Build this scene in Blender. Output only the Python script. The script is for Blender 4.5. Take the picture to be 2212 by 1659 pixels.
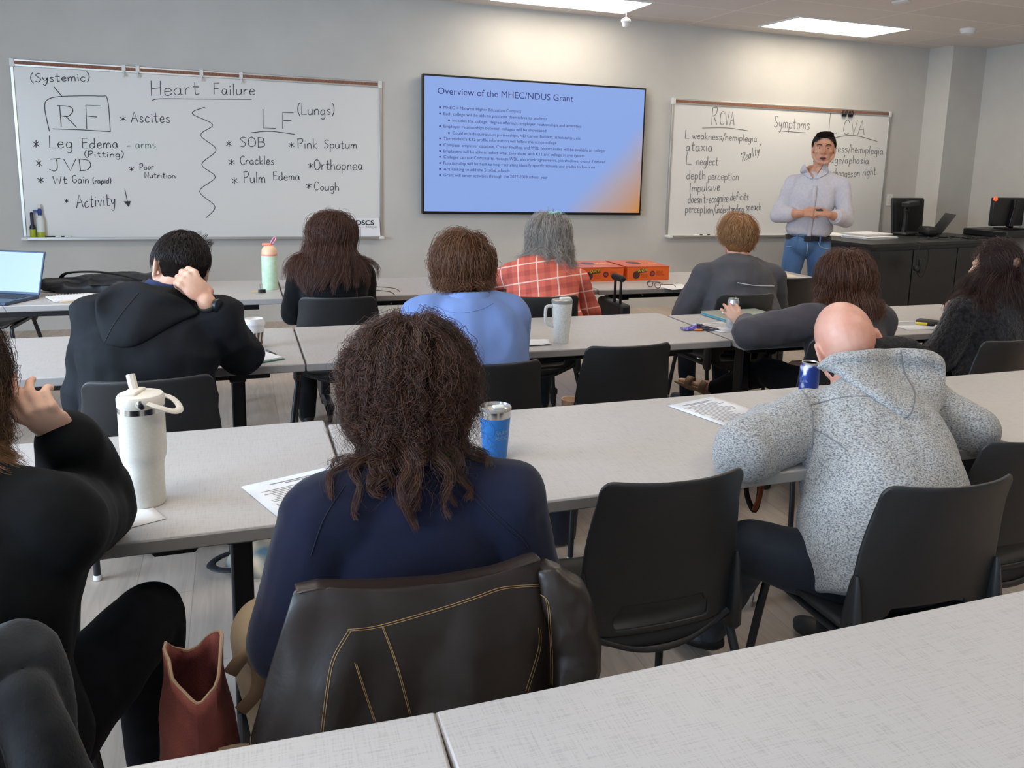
import bpy, bmesh, math, random
import numpy as np
from mathutils import Vector, Matrix, noise

for _o in list(bpy.data.objects):
    bpy.data.objects.remove(_o)
C = bpy.context.scene.collection
S = bpy.context.scene
random.seed(7); RNG = np.random.default_rng(11)
PI = math.pi

# ------------------------------------------------------------------ camera
FPX, PITCH, YAW, ROLL = 1816.15, .1746, .3698, -.0305
CAM = Vector((0, 0, 1.5006)); PCX, PCY = 1210.95, 670.61
_fw = Vector((math.sin(YAW)*math.cos(PITCH), math.cos(YAW)*math.cos(PITCH), -math.sin(PITCH)))
_rt = Vector((math.cos(YAW), -math.sin(YAW), 0)); _up = _rt.cross(_fw)
_c, _s = math.cos(ROLL), math.sin(ROLL)
_rt, _up = _c*_rt - _s*_up, _s*_rt + _c*_up
cam_d = bpy.data.cameras.new('camera'); cam = bpy.data.objects.new('camera', cam_d); C.objects.link(cam)
cam_d.sensor_fit = 'HORIZONTAL'; cam_d.sensor_width = 36; cam_d.lens = FPX/2212*36
cam_d.shift_x = -(PCX-1106)/2212; cam_d.shift_y = -(829.5-PCY)/2212
cam_d.clip_start = .02; cam_d.clip_end = 100
m = Matrix((_rt, _up, -_fw)).transposed().to_4x4(); m.translation = CAM
cam.matrix_world = m; S.camera = cam

# ------------------------------------------------------------------ world, exposure, daylight
S.view_settings.view_transform = 'Standard'; S.view_settings.look = 'None'
S.view_settings.gamma = 1; S.view_settings.use_curve_mapping = False
S.view_settings.exposure = 0.44
w = bpy.data.worlds.new('daylight'); S.world = w; w.use_nodes = True
w.node_tree.nodes['Background'].inputs[0].default_value = (.75, .86, 1, 1)
w.node_tree.nodes['Background'].inputs[1].default_value = .6

ROOM_L, ROOM_R, ROOM_B, D, H, T = -3.6, 8.02, -2.6, 7.903, 2.913, .737
for i, wy in enumerate((-.4, 2.6)):            # daylight through the two windows of the left wall
    ld = bpy.data.lights.new('window_daylight', 'AREA'); ld.shape = 'RECTANGLE'
    ld.size = 1.5; ld.size_y = 2.0; ld.energy = 150; ld.color = (.58, .77, 1)
    lo = bpy.data.objects.new('window_daylight', ld); C.objects.link(lo)
    lo.location = (ROOM_L-.02, wy, 1.6); lo.rotation_euler = (0, -PI/2, 0)
LAMP_POWER = 7.0

# ------------------------------------------------------------------ measuring helpers
def ray(u, v):
    return _fw + _rt*((u-PCX)/FPX) - _up*((v-PCY)/FPX)
def A(u, v, y):
    d = ray(u, v); return CAM + d*((y-CAM.y)/d.y)
def Z(u, v, z=T):
    d = ray(u, v); return CAM + d*((z-CAM.z)/d.z)

# ------------------------------------------------------------------ materials
def lin(c):
    return tuple((x/12.92 if x <= .04045 else ((x+.055)/1.055)**2.4) for x in (v/255 for v in c))
class NT:
    def __init__(s, m): s.m = m; s.t = m.node_tree; s.b = s.t.nodes['Principled BSDF']
    def n(s, k, **kw):
        x = s.t.nodes.new(k)
        for a, b in kw.items():
            if a.startswith('i_'):
                x.inputs[int(a[2:]) if a[2:].isdigit() else a[2:].replace('_', ' ')].default_value = b
            else: setattr(x, a, b)
        return x
    def l(s, a, b): s.t.links.new(a, b)
def rgba(c): return (*lin(c), 1)
def mat(name, col, rough=.6, metal=0., spec=None, emit=None, estr=0., alpha=None, trans=0., sheen=0., coat=0.):
    m = bpy.data.materials.new(name); m.use_nodes = True; b = m.node_tree.nodes['Principled BSDF']
    b.inputs['Base Color'].default_value = rgba(col); b.inputs['Roughness'].default_value = rough
    b.inputs['Metallic'].default_value = metal
    if spec is not None: b.inputs['Specular IOR Level'].default_value = spec
    if emit: b.inputs['Emission Color'].default_value = rgba(emit); b.inputs['Emission Strength'].default_value = estr
    if trans: b.inputs['Transmission Weight'].default_value = trans
    if sheen: b.inputs['Sheen Weight'].default_value = sheen; b.inputs['Sheen Roughness'].default_value = .5
    if coat: b.inputs['Coat Weight'].default_value = coat
    return m
def vary(m, c1, c2, scale=8, detail=4, bump=0., bscale=None, stretch=(1, 1, 1), lo=.35, hi=.65, coord='Object', rot=(0, 0, 0), bdist=.01):
    """Base colour varies by noise between two colours; optional bump from a finer noise."""
    t = NT(m); tc = t.n('ShaderNodeTexCoord'); mp = t.n('ShaderNodeMapping')
    mp.inputs['Scale'].default_value = stretch; mp.inputs['Rotation'].default_value = rot
    t.l(tc.outputs[coord], mp.inputs[0])
    nz = t.n('ShaderNodeTexNoise'); nz.inputs['Scale'].default_value = scale; nz.inputs['Detail'].default_value = detail
    t.l(mp.outputs[0], nz.inputs['Vector'])
    cr = t.n('ShaderNodeValToRGB'); cr.color_ramp.elements[0].position = lo; cr.color_ramp.elements[1].position = hi
    cr.color_ramp.elements[0].color = rgba(c1); cr.color_ramp.elements[1].color = rgba(c2)
    t.l(nz.outputs['Fac'], cr.inputs[0]); t.l(cr.outputs[0], t.b.inputs['Base Color'])
    if bump:
        n2 = t.n('ShaderNodeTexNoise'); n2.inputs['Scale'].default_value = bscale or scale*3; n2.inputs['Detail'].default_value = 5
        t.l(mp.outputs[0], n2.inputs['Vector'])
        bp = t.n('ShaderNodeBump'); bp.inputs['Strength'].default_value = bump; bp.inputs['Distance'].default_value = bdist
        t.l(n2.outputs['Fac'], bp.inputs['Height']); t.l(bp.outputs[0], t.b.inputs['Normal'])
    return m

M = {}
M['wall'] = vary(mat('painted_wall', (197, 194, 188), .75), (195, 192, 186), (200, 197, 191), 3, bump=.12, bscale=160, bdist=.003)
M['column'] = M['wall']
M['white_plastic'] = mat('white_plastic', (225, 225, 222), .45)
M['black_plastic'] = vary(mat('black_plastic', (30, 31, 33), .5), (27, 28, 30), (33, 34, 36), 20, bump=.06, bscale=500, bdist=.001)
M['chair_shell'] = vary(mat('chair_shell_plastic', (34, 34, 35), .45), (32, 32, 33), (37, 37, 38), 6, bump=.08, bscale=700, bdist=.0008)
M['black_metal'] = mat('black_powder_coat', (22, 23, 26), .38, 0.2)
M['dark_tube'] = mat('dark_grey_tube', (38, 42, 46), .35, .35)
M['alu'] = mat('brushed_aluminium', (196, 194, 190), .35, .75)
M['chrome'] = mat('steel', (205, 204, 200), .18, 1.)
M['cork'] = vary(mat('cork_strip', (140, 96, 76), .85), (126, 84, 66), (156, 110, 88), 90)
M['board'] = mat('dry_erase_surface', (226, 224, 220), .28)
M['ink'] = mat('black_marker_ink', (38, 38, 42), .6)
M['ink_grey'] = mat('worn_marker_ink', (92, 90, 90), .6)
M['ink_green'] = mat('faded_green_ink', (92, 118, 108), .6)
M['screen_black'] = mat('screen_bezel', (12, 13, 18), .3)
M['paper'] = mat('white_paper', (228, 228, 230), .7)
M['paper_cream'] = mat('cream_paper', (222, 214, 196), .7)
M['print'] = mat('printed_text', (150, 150, 154), .8)
M['rubber'] = mat('black_rubber', (20, 20, 20), .7)

def table_mat():
    m = mat('linen_laminate', (208, 205, 202), .42); t = NT(m)
    tc = t.n('ShaderNodeTexCoord'); out = []
    for sc in ((14, 240, 60), (240, 14, 60)):
        mp = t.n('ShaderNodeMapping'); mp.inputs['Scale'].default_value = sc; t.l(tc.outputs['Object'], mp.inputs[0])
        nz = t.n('ShaderNodeTexNoise'); nz.inputs['Scale'].default_value = 1.6; nz.inputs['Detail'].default_value = 3
        t.l(mp.outputs[0], nz.inputs['Vector']); out.append(nz)
    mx = t.n('ShaderNodeMath', operation='ADD'); t.l(out[0].outputs['Fac'], mx.inputs[0]); t.l(out[1].outputs['Fac'], mx.inputs[1])
    cr = t.n('ShaderNodeValToRGB'); cr.color_ramp.elements[0].position = .72; cr.color_ramp.elements[1].position = 1.15
    cr.color_ramp.elements[0].color = rgba((167, 163, 161)); cr.color_ramp.elements[1].color = rgba((182, 178, 176))
    t.l(mx.outputs[0], cr.inputs[0]); t.l(cr.outputs[0], t.b.inputs['Base Color'])
    return m
M['table'] = table_mat()
M['table_edge'] = mat('edge_band', (152, 147, 143), .5)

def floor_mat():
    m = mat('wood_plank_vinyl', (182, 166, 152), .38); t = NT(m)
    tc = t.n('ShaderNodeTexCoord'); mp = t.n('ShaderNodeMapping'); mp.inputs['Rotation'].default_value = (0, 0, PI/2)
    t.l(tc.outputs['Object'], mp.inputs[0])
    br = t.n('ShaderNodeTexBrick'); br.inputs['Scale'].default_value = 1; br.inputs['Brick Width'].default_value = 1.25
    br.inputs['Row Height'].default_value = .185; br.inputs['Mortar Size'].default_value = .0012; br.inputs['Bias'].default_value = 0
    br.inputs['Color1'].default_value = rgba((196, 180, 166)); br.inputs['Color2'].default_value = rgba((180, 164, 150)); br.inputs['Mortar'].default_value = rgba((150, 138, 128))
    br.offset = .37; t.l(mp.outputs[0], br.inputs['Vector'])
    mp2 = t.n('ShaderNodeMapping'); mp2.inputs['Scale'].default_value = (14, 1.1, 1); t.l(tc.outputs['Object'], mp2.inputs[0])
    nz = t.n('ShaderNodeTexNoise'); nz.inputs['Scale'].default_value = 2.2; nz.inputs['Detail'].default_value = 6; nz.inputs['Distortion'].default_value = 1.2
    t.l(mp2.outputs[0], nz.inputs['Vector'])
    cr = t.n('ShaderNodeValToRGB'); cr.color_ramp.elements[0].position = .3; cr.color_ramp.elements[1].position = .7
    cr.color_ramp.elements[0].color = (.82, .82, .82, 1); cr.color_ramp.elements[1].color = (1.08, 1.07, 1.06, 1)
    t.l(nz.outputs['Fac'], cr.inputs[0])
    mx = t.n('ShaderNodeMix', data_type='RGBA', blend_type='MULTIPLY'); mx.inputs['Factor'].default_value = 1
    t.l(br.outputs['Color'], mx.inputs['A']); t.l(cr.outputs[0], mx.inputs['B']); t.l(mx.outputs['Result'], t.b.inputs['Base Color'])
    return m
M['floor'] = floor_mat()

def ceiling_mat():
    m = mat('acoustic_tile', (196, 190, 186), .9); t = NT(m)
    tc = t.n('ShaderNodeTexCoord'); mp = t.n('ShaderNodeMapping'); mp.inputs['Location'].default_value = (-.35, -.18, 0)
    t.l(tc.outputs['Object'], mp.inputs[0])
    br = t.n('ShaderNodeTexBrick'); br.offset = 0; br.inputs['Scale'].default_value = 1; br.inputs['Brick Width'].default_value = 1.33
    br.inputs['Row Height'].default_value = .68; br.inputs['Mortar Size'].default_value = .012
    br.inputs['Color1'].default_value = rgba((218, 211, 207)); br.inputs['Color2'].default_value = rgba((224, 217, 212)); br.inputs['Mortar'].default_value = rgba((234, 230, 226))
    t.l(mp.outputs[0], br.inputs['Vector'])
    nz = t.n('ShaderNodeTexNoise'); nz.inputs['Scale'].default_value = 120; nz.inputs['Detail'].default_value = 3
    t.l(tc.outputs['Object'], nz.inputs['Vector'])
    bp = t.n('ShaderNodeBump'); bp.inputs['Strength'].default_value = .25; bp.inputs['Distance'].default_value = .004
    t.l(nz.outputs['Fac'], bp.inputs['Height']); t.l(bp.outputs[0], t.b.inputs['Normal'])
    t.l(br.outputs['Color'], t.b.inputs['Base Color']); return m
M['ceiling'] = ceiling_mat()

# ------------------------------------------------------------------ mesh building
def V(*a): return Vector(a[0]) if len(a) == 1 else Vector(a)
def basis(f, up=(0, 0, 1)):
    F = V(f).normalized(); U = V(up)
    if abs(F.dot(U.normalized())) > .99: U = V(0, 1, 0) if abs(F.y) < .9 else V(1, 0, 0)
    R = F.cross(U).normalized(); U = R.cross(F).normalized(); return R, F, U
def crom(pts, n=6, closed=False):
    """Smooth curve through points."""
    p = [V(q) for q in pts]; out = []
    N = len(p)
    if N < 3: return p
    for i in range(N if closed else N-1):
        a, b, c, d = (p[(i-1) % N], p[i], p[(i+1) % N], p[(i+2) % N]) if closed else (p[max(i-1, 0)], p[i], p[i+1], p[min(i+2, N-1)])
        for k in range(n):
            t = k/n
            out.append(.5*((2*b)+(c-a)*t+(2*a-5*b+4*c-d)*t*t+(3*b-a-3*c+d)*t**3))
    if not closed: out.append(p[-1])
    return out
class MB:
    def __init__(s): s.v = []; s.f = []
    def add(s, vs, fs):
        o = len(s.v); s.v += [tuple(x) for x in vs]; s.f += [tuple(i+o for i in f) for f in fs]; return s
    def box(s, c, size, rot=None):
        x, y, z = (q/2 for q in size); c = V(c)
        vs = [V(a*x, b*y, d*z) for a in (-1, 1) for b in (-1, 1) for d in (-1, 1)]
        if rot is not None: vs = [rot @ q for q in vs]
        return s.add([c+q for q in vs], [(0, 1, 3, 2), (4, 6, 7, 5), (0, 4, 5, 1), (2, 3, 7, 6), (0, 2, 6, 4), (1, 5, 7, 3)])
    def rings(s, rings, cap=True, closed=False):
        n = len(rings[0]); vs = [p for r in rings for p in r]; fs = []
        R = len(rings)
        for i in range(R if closed else R-1):
            j = (i+1) % R
            for k in range(n):
                fs.append((i*n+k, i*n+(k+1) % n, j*n+(k+1) % n, j*n+k))
        if cap and not closed:
            vs += [sum((V(q) for q in rings[0]), V(0, 0, 0))/n, sum((V(q) for q in rings[-1]), V(0, 0, 0))/n]
            a = R*n
            for k in range(n):
                fs.append((a, (k+1) % n, k)); fs.append((a+1, (R-1)*n+k, (R-1)*n+(k+1) % n))
        return s.add(vs, fs)
    def tube(s, pts, r, n=10, cap=True, closed=False, flat=1., up=(0, 0, 1)):
        p = [V(q) for q in pts]; N = len(p); rs = r if isinstance(r, (list, tuple)) else [r]*N
        rg = []; prev = None
        for i in range(N):
            if closed: t = (p[(i+1) % N]-p[i-1])
            else: t = p[min(i+1, N-1)]-p[max(i-1, 0)]
            if t.length < 1e-9: t = V(0, 0, 1)
            t.normalize()
            if prev is None: R, _, U = basis(t, up)
            else:
                R = prev-t*prev.dot(t)
                R = R.normalized() if R.length > 1e-6 else basis(t, up)[0]
                U = R.cross(t)
            prev = R
            rg.append([p[i]+R*(rs[i]*math.cos(2*PI*k/n))+U*(rs[i]*flat*math.sin(2*PI*k/n)) for k in range(n)])
        return s.rings(rg, cap, closed)
    def lathe(s, prof, c=(0, 0, 0), n=32, cap=True, rot=None):
        c = V(c); rg = []
        for r, z in prof:
            rr = []
            for k in range(n):
                q = V(r*math.cos(2*PI*k/n), r*math.sin(2*PI*k/n), z)
                rr.append(c+(rot @ q if rot is not None else q))
            rg.append(rr)
        return s.rings(rg, cap)
    def ell(s, c, r, axes=None, n=16, m=10):
        c = V(c); ax = axes or (V(1, 0, 0), V(0, 1, 0), V(0, 0, 1)); rg = []
        for i in range(1, m):
            th = PI*i/m
            rg.append([c+ax[0]*(r[0]*math.sin(th)*math.cos(2*PI*k/n))+ax[1]*(r[1]*math.sin(th)*math.sin(2*PI*k/n))-ax[2]*(r[2]*math.cos(th)) for k in range(n)])
        vs = [p for q in rg for p in q]; fs = []
        for i in range(m-2):
            for k in range(n): fs.append((i*n+k, i*n+(k+1) % n, (i+1)*n+(k+1) % n, (i+1)*n+k))
        a = len(vs); vs += [c-ax[2]*r[2], c+ax[2]*r[2]]
        for k in range(n): fs += [(a, (k+1) % n, k), (a+1, (m-2)*n+k, (m-2)*n+(k+1) % n)]
        return s.add(vs, fs)
    def cap(s, a, b, ra, rb, n=14):
        """Tapered capsule from a to b."""
        a, b = V(a), V(b); t = b-a
        if t.length < 1e-6: return s.ell(a, (ra, ra, ra))
        t.normalize(); pts = []; rs = []
        for k in range(1, 5):
            th = PI/2*(1-k/5); pts.append(a-t*ra*math.sin(th)); rs.append(ra*math.cos(th))
        pts += [a, b]; rs += [ra, rb]
        for k in range(4, 0, -1):
            th = PI/2*(1-k/5); pts.append(b+t*rb*math.sin(th)); rs.append(rb*math.cos(th))
        return s.tube(pts, rs, n)
    def chain(s, pts, rs):
        for i in range(len(pts)-1): s.cap(pts[i], pts[i+1], rs[i], rs[i+1])
        return s
    def loft(s, secs, n=22, p=2.3):
        """secs: (centre, right, forward, half width, half depth)."""
        rg = []
        for c, R, F, a, b in secs:
            r = []
            for k in range(n):
                th = 2*PI*k/n; cx, sy = math.cos(th), math.sin(th)
                r.append(V(c)+R*(a*math.copysign(abs(cx)**(2/p), cx))+F*(b*math.copysign(abs(sy)**(2/p), sy)))
            rg.append(r)
        return s.rings(rg)
    def grid(s, fn, nu, nv, wrap=False):
        vs = [fn(i/(nu if wrap else nu-1), j/(nv-1)) for j in range(nv) for i in range(nu)]; fs = []
        for j in range(nv-1):
            for i in range(nu if wrap else nu-1):
                a = j*nu+i; b = j*nu+(i+1) % nu; fs.append((a, b, b+nu, a+nu))
        return s.add(vs, fs)
    def mesh(s, name):
        me = bpy.data.meshes.new(name); me.from_pydata(s.v, [], s.f); me.validate(); me.update(); return me
    def build(s, name, m, parent=None, smooth=True, bevel=0, solid=0, sub=0, angle=True):
        me = s.mesh(name); bm = bmesh.new(); bm.from_mesh(me); bmesh.ops.recalc_face_normals(bm, faces=bm.faces); bm.to_mesh(me); bm.free()
        o = bpy.data.objects.new(name, me); C.objects.link(o)
        if m: me.materials.append(m)
        if solid:
            q = o.modifiers.new('s', 'SOLIDIFY'); q.thickness = solid; q.offset = 0
        if bevel:
            q = o.modifiers.new('b', 'BEVEL'); q.width = bevel; q.segments = 2; q.limit_method = 'ANGLE'; q.angle_limit = .6
        if sub:
            q = o.modifiers.new('u', 'SUBSURF'); q.levels = q.render_levels = sub
        if smooth:
            me.shade_smooth()
            if angle and not sub: me.set_sharp_from_angle(angle=.7)
        if parent: o.parent = parent
        return o
def tag(o, label, cat, group=None, kind=None):
    o['label'] = label; o['category'] = cat
    if group: o['group'] = group
    if kind: o['kind'] = kind
    return o
def thing(name, label, cat, loc=(0, 0, 0), rz=0, group=None):
    o = bpy.data.objects.new(name, None); C.objects.link(o); o.empty_display_size = .05
    o.location = loc; o.rotation_euler = (0, 0, rz)
    return tag(o, label, cat, group)
def struct(name, mb, m, **k):
    o = mb.build(name, m, **k); o['kind'] = 'structure'; return o
def fuse(mb, name, m, parent=None, voxel=.008, smooth=5, disp=None, factor=.5, extra=None):
    """One continuous surface out of overlapping volumes; optional soft displacement."""
    me = mb.mesh('tmp'); bm = bmesh.new(); bm.from_mesh(me); bmesh.ops.recalc_face_normals(bm, faces=bm.faces); bm.to_mesh(me); bm.free()
    o = bpy.data.objects.new('tmp', me); C.objects.link(o)
    q = o.modifiers.new('r', 'REMESH'); q.mode = 'VOXEL'; q.voxel_size = voxel
    if smooth:
        q = o.modifiers.new('s', 'SMOOTH'); q.iterations = smooth; q.factor = factor
    dg = bpy.context.evaluated_depsgraph_get(); dg.update()
    m2 = bpy.data.meshes.new_from_object(o.evaluated_get(dg)); bpy.data.objects.remove(o); bpy.data.meshes.remove(me)
    m2.name = name
    if disp or extra:
        n = len(m2.vertices); co = np.empty(n*3); no = np.empty(n*3)
        m2.vertices.foreach_get('co', co); m2.vertex_normals.foreach_get('vector', no)
        co = co.reshape(-1, 3); no = no.reshape(-1, 3); d = np.zeros(n)
        for amp, sx, sy, sz, ridge in (disp or []):
            for i in range(n):
                x = noise.noise((co[i, 0]*sx, co[i, 1]*sy, co[i, 2]*sz))
                d[i] += amp*((1-abs(x)*2.2) if ridge else x)
        if extra: d += extra(co, no)
        co = co+no*d[:, None]
        m2.vertices.foreach_set('co', co.ravel()); m2.update()
    m2.materials.clear(); m2.materials.append(m); m2.shade_smooth()
    o = bpy.data.objects.new(name, m2); C.objects.link(o)
    if parent: o.parent = parent
    return o
def dup(root, loc, rz, label, cat=None, group=None):
    """Copy of a thing with its parts and sub-parts."""
    r = root.copy(); C.objects.link(r); r.location = loc; r.rotation_euler = (0, 0, rz); r['label'] = label
    if group: r['group'] = group
    for ch in list(root.children):
        c = ch.copy(); C.objects.link(c); c.parent = r
        for g in list(ch.children):
            d = g.copy(); C.objects.link(d); d.parent = c
    return r
def text_mesh(txt, width=None, height=None, bold=0.):
    """Built-in font lettering as flat triangles in the XY plane, left-bottom at the origin; returns points and faces."""
    cu = bpy.data.curves.new('t', 'FONT'); cu.body = txt; cu.size = 1; cu.resolution_u = 3; cu.offset = bold
    o = bpy.data.objects.new('t', cu); C.objects.link(o)
    dg = bpy.context.evaluated_depsgraph_get(); dg.update()
    me = bpy.data.meshes.new_from_object(o.evaluated_get(dg)); bpy.data.objects.remove(o); bpy.data.curves.remove(cu)
    vs = [v.co.copy() for v in me.vertices]; fs = [tuple(p.vertices) for p in me.polygons]; bpy.data.meshes.remove(me)
    x0 = min(v.x for v in vs); x1 = max(v.x for v in vs)
    sx = width/(x1-x0) if width else 1; sy = (height/.7) if height else sx
    if not width: sx = sy
    return [V((v.x-x0)*sx, v.y*sy, 0) for v in vs], fs
def letter(mb, txt, o, right, up, width=None, height=None, bold=0.):
    vs, fs = text_mesh(txt, width, height, bold); o, right, up = V(o), V(right), V(up)
    mb.add([o+right*v.x+up*v.y for v in vs], fs)
# ================================================================== the room
struct('floor', MB().box(((ROOM_L+ROOM_R)/2, (ROOM_B+D)/2, -.05), (ROOM_R-ROOM_L, D-ROOM_B, .1)), M['floor'], smooth=False)
struct('ceiling', MB().box(((ROOM_L+ROOM_R)/2, (ROOM_B+D)/2, H+.05), (ROOM_R-ROOM_L+.4, D-ROOM_B+.4, .1)), M['ceiling'], smooth=False)
struct('wall_front', MB().box(((ROOM_L+ROOM_R)/2, D+.1, H/2), (ROOM_R-ROOM_L+.4, .2, H)), M['wall'], smooth=False)
struct('wall_right', MB().box((ROOM_R+.1, (ROOM_B+D)/2, H/2), (.2, D-ROOM_B, H)), M['wall'], smooth=False)
struct('wall_back', MB().box(((ROOM_L+ROOM_R)/2, ROOM_B-.1, H/2), (ROOM_R-ROOM_L+.4, .2, H)), M['wall'], smooth=False)
mb = MB()                                             # left wall with two window openings (out of frame, it lights the room)
ys = [ROOM_B]
for wy in (-.4, 2.6): ys += [wy-1.0, wy+1.0]
ys.append(D)
for a, b in zip(ys[0::2], ys[1::2]): mb.box((ROOM_L-.1, (a+b)/2, H/2), (.2, b-a, H))
for wy in (-.4, 2.6):
    mb.box((ROOM_L-.1, wy, .425), (.2, 2.0, .85)); mb.box((ROOM_L-.1, wy, (H+2.35)/2), (.2, 2.0, H-2.35))
struct('wall_left', mb, M['wall'], smooth=False)
struct('column', MB().box(((7.53+ROOM_R)/2, (7.55+D)/2, H/2), (ROOM_R-7.53, D-7.55, H)), M['column'], smooth=False)
# ------------------------------------------------------------------ ceiling lights
M['diffuser'] = mat('light_diffuser', (250, 246, 236), .5, emit=(255, 242, 222), estr=LAMP_POWER)
def ceiling_light(x0, x1, y0, y1, label):
    t = thing('ceiling_light', label, 'ceiling light', ((x0+x1)/2, (y0+y1)/2, H), group='flat panel lights in the ceiling grid')
    a, b = (x1-x0)/2, (y1-y0)/2
    MB().box((0, 0, -.004), (2*a, 2*b, .006)).build('diffuser', M['diffuser'], t, smooth=False)
    f = MB()
    for sx in (-1, 1): f.box((sx*(a+.012), 0, -.006), (.024, 2*b+.048, .012)); f.box((0, sx*(b+.012), -.006), (2*a, .024, .012))
    f.build('frame', M['white_plastic'], t, smooth=False)
    return t
ceiling_light(4.995, 6.305, 6.91, 7.55, 'bright flat ceiling light panel above the right whiteboard')
ceiling_light(2.18, 3.483, 6.99, 7.59, 'bright ceiling light panel cut by the top of the frame, above the wall screen')
for lx in (-.65, 2.83, 5.65):
    for ly in (1.3, 4.4): ceiling_light(lx-.655, lx+.655, ly-.3, ly+.3, 'flat ceiling light panel over the seating rows, out of the picture')

# hanging sensor, smoke detector, sprinkler plate
t = thing('pendant_microphone', 'small white pendant hanging from a thin cord below the cut ceiling light', 'pendant', (3.30, 7.12, H))
MB().cap((0, 0, 0), (0, 0, -.13), .004, .004).build('cord', M['white_plastic'], t)
MB().lathe([(.006, .035), (.02, .03), (.044, .012), (.044, -.004), (.036, -.012), (.034, -.034), (.022, -.05), (0.004, -.054)], (0, 0, -.16), 20).build('body', M['white_plastic'], t)
t = tag(MB().lathe([(.075, 0), (.075, -.02), (.06, -.045), (.03, -.055), (.002, -.056)], (6.79, 6.65, H), 24).build('smoke_detector', M['white_plastic']), 'round white smoke detector on the ceiling near the right wall', 'smoke detector')
tag(MB().lathe([(.075, 0), (.075, -.008), (.066, -.014), (.002, -.015)], (5.28, 5.92, H), 24).build('sprinkler_cover', M['white_plastic']), 'round flat white cover plate at the top edge of the ceiling', 'sprinkler cover')

# wall outlet
wx = A(1921, 432, D)
t = thing('wall_outlet', 'white wall plate with three sockets right of the right whiteboard', 'outlet', (wx.x, D, wx.z))
MB().box((0, -.004, 0), (.085, .008, .135)).build('cover_plate', M['white_plastic'], t, bevel=.002)
for k in (-1, 0, 1): MB().box((0, -.009, k*.037), (.034, .003, .026)).build('socket', M['paper_cream'], t, bevel=.001)

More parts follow.
